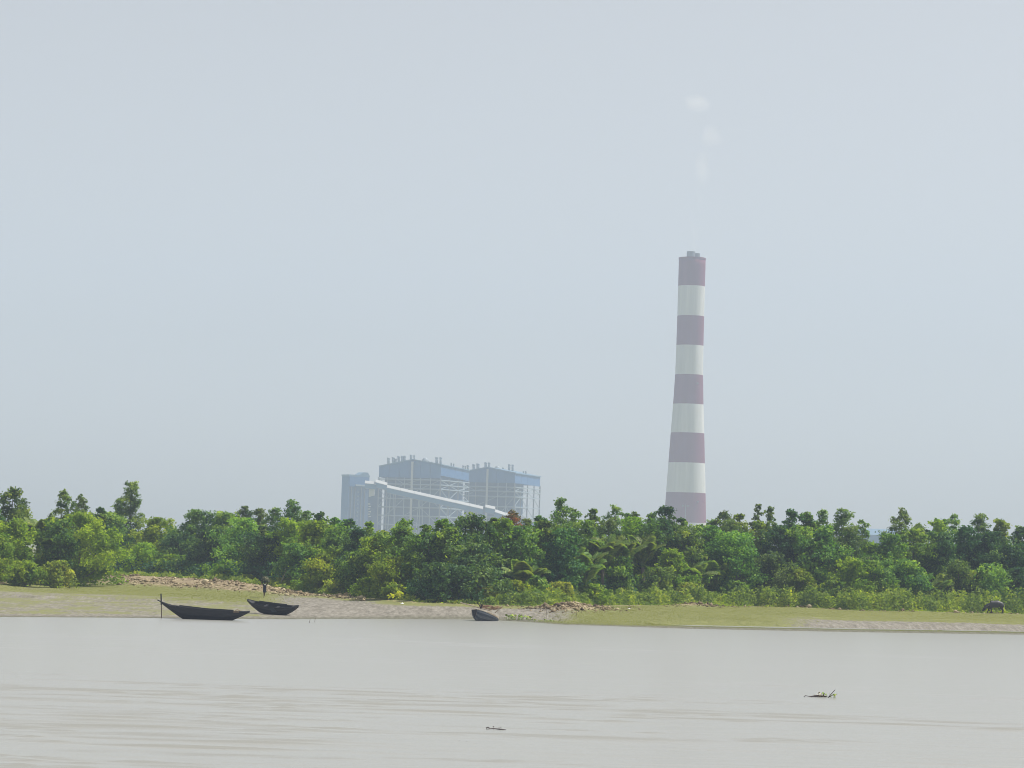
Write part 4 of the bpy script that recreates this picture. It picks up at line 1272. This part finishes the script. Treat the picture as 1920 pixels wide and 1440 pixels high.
def boat_short():
    p = ground_at(511, 1152)
    t = thing('boat', 'short black wooden boat drawn up on the mud beside the walking person', 'boat', (p.x, p.y, p.z - .05), 0, 'wooden boats on the mudflat')
    t.rotation_euler = (R(12), R(4), R(-16))
    L = 4.75
    sheer = lint([-1, -.75, -.4, 0, .4, .75, 1], [1.12, .93, .84, .80, .82, .90, 1.08])
    keel = lint([-1, -.8, -.5, -.2, .2, .5, .8, 1], [1.04, .62, .16, .02, .0, .14, .58, 1.0])
    beam = lambda u: .66 * max(0.0, 1 - abs(u) ** 2.2) ** .8 + .02
    sec = hull(t, L, sheer, keel, beam, M_TARWORN, second=M_TAR)
    boards(t, sec, -.62, .45, 1, .10, M_TAR); boards(t, sec, -.1, .55, -1, .08, M_TAR)
    for u in (-.3, .15): thwart(t, sec, u, M_TARWORN)
    deck(t, sec, -.97, -.74, M_TARWORN); deck(t, sec, .72, .97, M_TARWORN)
    pa = [sec(-.02, .98, -1) + Vector((0, -.07, 0)), sec(.16, .98, -1) + Vector((0, -.07, 0)), sec(.26, .62, -1) + Vector((0, -.07, 0)), sec(.08, .60, -1) + Vector((0, -.07, 0))]
    MB().slab(pa, (0, .03, 0)).build('repair_patch', M_GREYBOAT, t)
    MB().tube([sec(.93, .9, -1), sec(.93, .9, -1) + Vector((.02, -.05, -.5))], .02, 5).build('rope_end', M_BRUSH, t)
boat_short()

def boat_grey():
    p = on_level(911, 1164.5, 0.0)
    t = thing('boat', 'grey-blue wooden boat grounded by the water hyacinth, heaped with brushwood', 'boat', (p.x, p.y + 1.4, -.20), 0, 'wooden boats on the mudflat')
    t.rotation_euler = (R(6), R(-4), R(180 + 60))
    L = 3.9
    sheer = lint([-1, -.6, -.2, .2, .6, 1], [.30, .44, .58, .72, .88, 1.06])
    keel = lint([-1, -.7, -.3, .5, .8, .95, 1], [.22, .10, .0, .0, .05, .22, .34])
    beam = lambda u: .70 * max(0.0, 1 - abs(u * .97 - .05) ** 3.2) ** .8 + .02
    sec = hull(t, L, sheer, keel, beam, M_GREYBOAT, inner=M_PALEWOOD, second=M_GREYWORN)
    for u in (-.5, -.1, .3, .6): thwart(t, sec, u, M_WOOD)
    e = [sec(1, q / 6, -1) for q in range(6, -1, -1)] + [sec(1, q / 6, 1) for q in range(1, 7)]
    MB().slab([v + Vector((.01, 0, .02)) for v in e], (.05, 0, 0)).build('transom', M_TARWORN, t)
    deck(t, sec, .78, .97, M_WOOD); deck(t, sec, -.97, -.75, M_WOOD)
    boards(t, sec, -.7, .5, 1, .1, M_PALEWOOD); boards(t, sec, -.7, .5, -1, .08, M_GREYBOAT)
    boards(t, sec, -.9, .95, -1, .12, M_RAIL, 'pale_rail'); boards(t, sec, -.9, .95, 1, .12, M_RAIL, 'pale_rail')
    return p
bp_ = boat_grey()
rngb = random.Random(9)
t = thing('brushwood', 'heap of brown brushwood lying in the grey-blue boat', 'firewood', (bp_.x + .35, bp_.y + 1.5, .98))
for k in range(26):
    a = rngb.uniform(-.9, .9); q = Vector((rngb.uniform(-.7, .7), rngb.uniform(-.5, .7), rngb.uniform(0, .32)))
    d = Vector((math.cos(a), math.sin(a), rngb.uniform(-.15, .3))) * rngb.uniform(.3, .6)
    MB().tube([q - d, q + d * .2 + Vector((0, 0, .05)), q + d], [.045, .05, .02], 5).build('stick', M_BRUSH, t)
t = thing('twig_bundle', 'dark upright twigs standing in the bow of the grey-blue boat', 'twigs', (bp_.x - .50, bp_.y + .7, 1.08))
for k in range(7):
    d = Vector((rngb.uniform(-.25, .25), rngb.uniform(-.2, .2), rngb.uniform(.35, .6)))
    MB().tube([(0, 0, 0), d * .5 + Vector((.03, 0, 0)), d], [.05, .045, .03], 5).build('twig', M_DARKSTEM, t)
t = thing('bamboo_pole', 'long pale bamboo pole jutting out over the bow of the grey-blue boat', 'pole', (bp_.x - .80, bp_.y + .9, 1.20))
MB().tube([(-1.55, .2, .36), (0, 0, 0), (1.3, -.1, -.30)], [.055, .06, .06], 6).build('cane', M_PALEWOOD, t)
t = thing('punt_pole', 'short pale pole sticking up beyond the brushwood of the grey-blue boat', 'pole', (bp_.x + 1.0, bp_.y + 2.2, .78))
MB().tube([(-.25, 0, -.1), (.45, .1, .55)], [.05, .045], 6).build('cane', M_PALEWOOD, t)

# ------------------------------------------------------------------ the walking person with a bundle
def skinned(name, verts, edges, radii, m, parent, sub=1, root=0):
    me = bpy.data.meshes.new(name)
    me.from_pydata(verts, edges, [])
    o = bpy.data.objects.new(name, me)
    COL.objects.link(o)
    sk = o.modifiers.new('skin', 'SKIN'); sk.use_smooth_shade = True
    for i, r in enumerate(radii):
        me.skin_vertices[0].data[i].radius = r if isinstance(r, tuple) else (r, r)
        me.skin_vertices[0].data[i].use_root = (i == root)
    if sub:
        ss = o.modifiers.new('sub', 'SUBSURF'); ss.levels = sub; ss.render_levels = sub
    dg = bpy.context.evaluated_depsgraph_get()
    new = bpy.data.meshes.new_from_object(o.evaluated_get(dg))
    new.name = name
    bpy.data.objects.remove(o)
    new.materials.clear(); new.materials.append(m)
    ob = bpy.data.objects.new(name, new)
    COL.objects.link(ob)
    ob.parent = parent
    return ob

def person():
    p = ground_at(495.5, 1121)
    t = thing('person', 'thin dark-clad person walking barefoot with a large bundle on the head', 'person', p, R(0))
    V = []; Rr = []; E = []
    def add(co, r, par=None):
        V.append(co); Rr.append(r)
        if par is not None: E.append((par, len(V) - 1))
        return len(V) - 1
    # facing the river (-Y), legs crossing mid-stride
    pel = add((0, 0, .88), (.14, .095))
    wst = add((0, 0, 1.05), (.125, .085), pel); ch = add((0, -.01, 1.24), (.155, .10), wst); nk0 = add((0, -.01, 1.38), (.075, .07), ch)
    nk = add((0, -.02, 1.44), .052, nk0); hd = add((0, -.03, 1.53), (.078, .092), nk); tp = add((0, -.03, 1.63), (.07, .08), hd)
    hands = []
    for s in (-1, 1):
        h = add((s * .075, 0, .80), .088, pel); k = add((s * .05, -.10 * s, .47), .058, h); a = add((-.01 * s + .02 - .06, .04 * s, .09), .036, k)
        f = add((-.01 * s - .05, .04 * s - .13, .035), (.038, .026), a)
        sh = add((s * .18, -.01, 1.36), .058, ch); el = add((s * .34, -.06, 1.52), .042, sh); wr = add((s * .24, -.08, 1.74), .030, el)
        pm = add((s * .22, -.08, 1.81), (.042, .02), wr)
        hands.append((s, wr, pm))
    body = skinned('body', V, E, Rr, M_SKIN, t, 2)
    mb = MB()
    for s, wr, pm in hands:
        c = Vector(V[pm])
        for j in range(4):
            q = c + Vector((s * (-.03 + .02 * j), 0, .02))
            ln = (.07, .085, .08, .06)[j]
            mb.tube([q, q + Vector((-s * .005, -.01, ln * .5)), q + Vector((-s * .02, .01, ln))], [.0095, .009, .007], 5)
        mb.tube([c + Vector((-s * .03, 0, -.02)), c + Vector((-s * .065, -.01, .015)), c + Vector((-s * .075, 0, .045))], [.011, .010, .008], 5)
    # face: nose, brows, ears as part of the same body mesh
    mb.tube([(0, -.115, 1.56), (0, -.138, 1.525), (0, -.118, 1.515)], [.008, .014, .010], 5)
    for s in (-1, 1):
        mb.ball((s * .083, -.02, 1.535), .022, 6, 4, (.4, .8, 1.2)); mb.ball((s * .032, -.112, 1.553), .012, 6, 4)
    me = body.data
    import bmesh
    bm = bmesh.new(); bm.from_mesh(me)
    vv = [bm.verts.new(v) for v in mb.v]
    for f in mb.f: bm.faces.new([vv[i] for i in f])
    bm.to_mesh(me); bm.free()
    # hair, vest, wrapped cloth round the hips
    MB().ball((0, -.02, 1.60), .095, 12, 8, (.95, 1.05, .85)).build('hair', M_HAIR, t, True)
    def ring(z, rx, ry, n=14, y0=0): return [(rx * math.cos(2 * math.pi * k / n), y0 + ry * math.sin(2 * math.pi * k / n), z) for k in range(n)]
    def sleeve(name, rings, m):
        n = len(rings[0]); vs_ = [v for r in rings for v in r]
        fs = [(i * n + k, i * n + (k + 1) % n, (i + 1) * n + (k + 1) % n, (i + 1) * n + k) for i in range(len(rings) - 1) for k in range(n)]
        MB().add(vs_, fs).build(name, m, t, True)
    sleeve('vest', [ring(1.02, .155, .115), ring(1.15, .155, .115), ring(1.28, .185, .13), ring(1.38, .19, .12), ring(1.425, .11, .095)], M_CLOTH)
    sleeve('wrapped_cloth', [ring(.55, .165, .15), ring(.70, .165, .14), ring(.85, .17, .125), ring(1.0, .158, .12), ring(1.06, .15, .11)], M_CLOTH)
    MB().box((.04, -.15, 1.34), (.17, .03, .12)).build('shoulder_cloth', M_WHITECLOTH, t)
    b = thing('leaf_bundle', 'large dark green leafy bundle carried on the walking person’s head', 'bundle', (p.x, p.y - .02, p.z + 1.66))
    rng = np.random.RandomState(4)
    n = 420
    d = rng.normal(size=(n, 3)); d /= np.linalg.norm(d, axis=1, keepdims=True); d[:, 2] = np.abs(d[:, 2])
    P_ = d * np.array([.46, .38, .42]) * rng.uniform(.6, 1.05, (n, 1)) + np.array([0.06, 0, .06])
    P_[:, 2] -= .22 * np.clip(np.abs(P_[:, 0]) - .2, 0, 1) * 2
    v, f = leaf_quads(P_, d + rng.normal(size=(n, 3)) * .4, .22, .06, rng)
    link('leaves', v, f, tint_mat('cut_greens', [(0, (0.03, 0.05, 0.03)), (1, (0.46, 0.43, 0.28)), (.6, (0.14, 0.15, 0.08))], .8), b, np.clip(rng.normal(.5, .22, n) + (d[:, 2] - .5) * .3, 0, 1))
    for k in range(8):
        a = k / 8 * math.pi
        MB().tube([(-.4 * math.cos(a) + .05, -.35 * math.sin(a), .1), (.05, 0, .2 + .02 * k), (.4 * math.cos(a) + .05, .35 * math.sin(a), .12)], .018, 5).build('stalk', M_BRUSH, b)
person()

# ------------------------------------------------------------------ the grazing buffalo
def buffalo():
    p = ground_at(1866, 1150)
    t = thing('buffalo', 'dark water buffalo grazing with its head down in front of the scrub', 'buffalo', p, R(6))
    V = []; Rr = []; E = []
    def add(co, r, par=None):
        V.append(co); Rr.append(r)
        if par is not None: E.append((par, len(V) - 1))
        return len(V) - 1
    rump = add((.72, 0, 1.00), (.30, .34)); loin = add((.30, 0, 1.05), (.33, .38), rump); rib = add((-.15, 0, .98), (.36, .42), loin); chest = add((-.58, 0, .98), (.31, .38), rib)
    tail0 = add((.98, 0, 1.05), (.18, .2), rump)
    nk = add((-.92, 0, .82), (.20, .25), chest); nk2 = add((-1.16, 0, .58), (.15, .19), nk); hd = add((-1.32, 0, .38), (.13, .15), nk2); mz = add((-1.46, 0, .17), (.09, .09), hd)
    for s in (-1, 1):
        k0 = add((.78, s * .20, .78), (.17, .14), rump); k1 = add((.66, s * .20, .58), .115, k0); hk = add((.86, s * .2, .40), .065, k1); ft = add((.82, s * .2, .08), .055, hk); add((.78, s * .2, .03), .065, ft)
        e0 = add((-.58, s * .18, .66), (.13, .12), chest); e1 = add((-.60 - .10 * s, s * .18, .40), .075, e0); w = add((-.62 - .18 * s, s * .18, .14), .055, e1); add((-.65 - .2 * s, s * .18, .03), .065, w)
    skinned('body', V, E, Rr, M_BUFF, t, 2, 2)
    MB().tube([(1.02, 0, 1.12), (1.14, 0, .9), (1.12, .03, .5)], [.035, .03, .05], 6).build('tail', M_BUFF, t, True)
    for s in (-1, 1):
        MB().tube([(-1.22, s * .12, .60), (-1.14, s * .34, .66), (-.98, s * .44, .78), (-.82, s * .38, .90)], [.06, .05, .035, .01], 7).build('horn', M_HORN, t, True)
        MB().ball((-1.18, s * .24, .48), .11, 8, 5, (.5, 1.1, .5)).build('ear', M_BUFF, t, True)
buffalo()
p = ground_at(1850, 1150); p.y = p.y + 2.2; p.x = at(1858, 1128, p.y).x; p.z = gz(p.x, p.y)
t = thing('forked_twig', 'pale forked dead twig showing above the shoulder of the buffalo', 'branch', p)
top = at(1858, 1124, p.y).z - p.z
MB().tube([(.05, 0, 0), (0, 0, top * .78)], [.05, .04], 6).build('stem', M_PALEBARK, t)
MB().tube([(0, 0, top * .76), (-.22, 0, top * .97)], [.05, .03], 6).build('fork', M_PALEBARK, t)
MB().tube([(0, 0, top * .76), (.24, 0, top)], [.05, .03], 6).build('fork', M_PALEBARK, t)

# ------------------------------------------------------------------ plants and scraps on the water and the mud
def paddle(size, rng):
    """A rounded water hyacinth leaf on its swollen stalk."""
    mb = MB()
    n = 9
    ang = rng.uniform(0, 6.28); lean = rng.uniform(.15, 1.0)
    d = Vector((math.cos(ang) * lean, math.sin(ang) * lean, 1)).normalized()
    top = d * size
    mb.tube([(0, 0, -.02), d * size * .4, top], [size * .05, size * .06, size * .03], 5)
    side = d.cross(Vector((0, 0, 1)) + Vector((.01, .02, 0))).normalized(); fw = (d + Vector((math.cos(ang), math.sin(ang), 0)) * .6).normalized()
    pts = [top + side * size * .34 * math.sin(2 * math.pi * k / n) + fw * size * .36 * (1 - math.cos(2 * math.pi * k / n)) for k in range(n)]
    mb.slab(pts, side.cross(fw) * size * .02)
    return mb
def hyacinth(label, px, py, span_px, n, size, dry=0.0, group=None, seed=0, name='water_hyacinth'):
    rng = random.Random(seed)
    p = ground_at(px, py); p.z = max(p.z, 0.0)
    t = thing(name, label, 'water plant', p, 0, group)
    w = span_px * p.y / F
    mats = M_HYA
    for k in range(n):
        mb = paddle(size * rng.uniform(.6, 1.25), rng)
        m = M_DEADLEAF if rng.random() < dry else M_HYA
        off = Vector((rng.uniform(-.5, .5) * w, rng.uniform(-.35, .35) * min(w, 1.2), 0))
        link('leaf', mb.v, mb.f, m, t, tint=[rng.uniform(.2, 1)] * len(mb.f)).location = off
    return t, w
hyacinth('bright green water hyacinth floating beside the grey-blue boat', 974, 1162.5, 50, 46, .30, 0, None, 1)
hyacinth('thin string of floating leaves trailing from the bright hyacinth clump', 1014, 1166, 50, 26, .18, 0, None, 2)
t, w = hyacinth('floating hyacinth raft with pale leaves and an upright dark stalk', 1546, 1308, 40, 16, .13, .45, None, 3)
MB().tube([(-.62, 0, .03), (-.3, .05, .06), (.1, 0, .04)], [.02, .05, .03], 6).build('root_stock', M_DARKSTEM, t)
MB().tube([(.16, 0, .0), (.30, 0, .17), (.46, 0, .36)], [.02, .016, .012], 5).build('stalk', M_DARKSTEM, t)
MB().tube([(.18, 0, .02), (.36, 0, .12), (.56, .02, .17)], [.018, .014, .01], 5).build('stalk', M_DARKSTEM, t)
MB().tube([(-.05, 0, .02), (-.02, 0, .2)], [.02, .02], 5).build('stalk', M_DARKSTEM, t)
for dx, sz in ((-.22, .14), (-.05, .12), (.30, .13)):
    mb = paddle(sz, random.Random(int(dx * 100)))
    link('leaf', mb.v, mb.f, M_DEADLEAF, t).location = (dx, -.08, 0)
p = on_level(1514, 1307, 0.0)
t = thing('floating_twig', 'short curled twig drifting ahead of the hyacinth raft', 'twig', p)
MB().tube([(-.16, 0, 0), (-.1, 0, .06), (.05, 0, .04), (.2, 0, .01)], .015, 5).build('stem', M_DARKSTEM, t)
p = on_level(930, 1368, 0.0)
t = thing('floating_twig', 'dark knotted twig floating alone in the nearest water', 'twig', p)
MB().tube([(-.30, 0, .01), (-.1, 0, .03), (.1, 0, .02), (.34, 0, .005)], [.012, .015, .02, .008], 5).build('stem', M_DARKSTEM, t)
MB().tube([(-.31, 0, 0), (-.33, 0, .05), (-.27, .0, .075), (-.22, 0, .04)], .016, 6).build('curl', M_DARKSTEM, t)
for dx, h in ((-.08, .075), (.07, .05), (.11, .07), (.15, .055)):
    mb = paddle(h, random.Random(int(dx * 1000)))
    link('leaf', mb.v, mb.f, M_DARKSTEM, t).location = (dx, 0, .01)
for px, py, lab in ((862, 1391, 'first of two tiny dark twigs in the water nearest the frame bottom'), (876, 1391.5, 'second of two tiny dark twigs in the water nearest the frame bottom')):
    p = on_level(px, py, 0.0)
    t = thing('floating_twig', lab, 'twig', p)
    MB().tube([(-.07, 0, .0), (-.02, 0, .025), (.06, 0, .005)], .012, 5).build('stem', M_DARKSTEM, t)
for px, py, sz, lab in ((754, 1132.5, .28, 'white plastic scrap on the mud below the dark overhanging mangrove'), (1028, 1139, .30, 'white plastic scrap at the near end of the rusty litter heap'),
                        (1180, 1142, .22, 'white plastic scrap on the grass below the palm thicket'), (1044, 1130, .18, 'small white scrap under the sprawling bush by the rusty heap')):
    p = ground_at(px, py)
    t = thing('plastic_scrap', lab, 'litter', p)
    rng = random.Random(px)
    n = 9
    ring_ = [(sz * .8 * math.cos(2 * math.pi * k / n) * rng.uniform(.7, 1.2), sz * .5 * math.sin(2 * math.pi * k / n), rng.uniform(0, .05)) for k in range(n)]
    vs_ = ring_ + [(.02, 0, sz * .55)] + [(0, 0, -.02)]
    MB().add(vs_, [(k, (k + 1) % n, n) for k in range(n)] + [((k + 1) % n, k, n + 1) for k in range(n)]).build('sheet', M_PLASTIC, t)
for px, py, h, lab in ((580, 1168, .3, 'thin twig standing out of the shallows off the short boat'), (590, 1167, .4, 'second thin twig in the shallows off the short boat'), (1024, 1158, 1.0, 'thin sapling stick in the grass tongue by the hyacinth'),
                       (1080, 1161, .9, 'thin bare stick on the grass tongue below the rusty heap')):
    p = ground_at(px, py)
    t = thing('stick', lab, 'stick', p)
    MB().tube([(0, 0, -.2), (.02, 0, h * .6), (.08, 0, h)], [.02, .015, .01], 5).build('stem', M_WOOD, t)
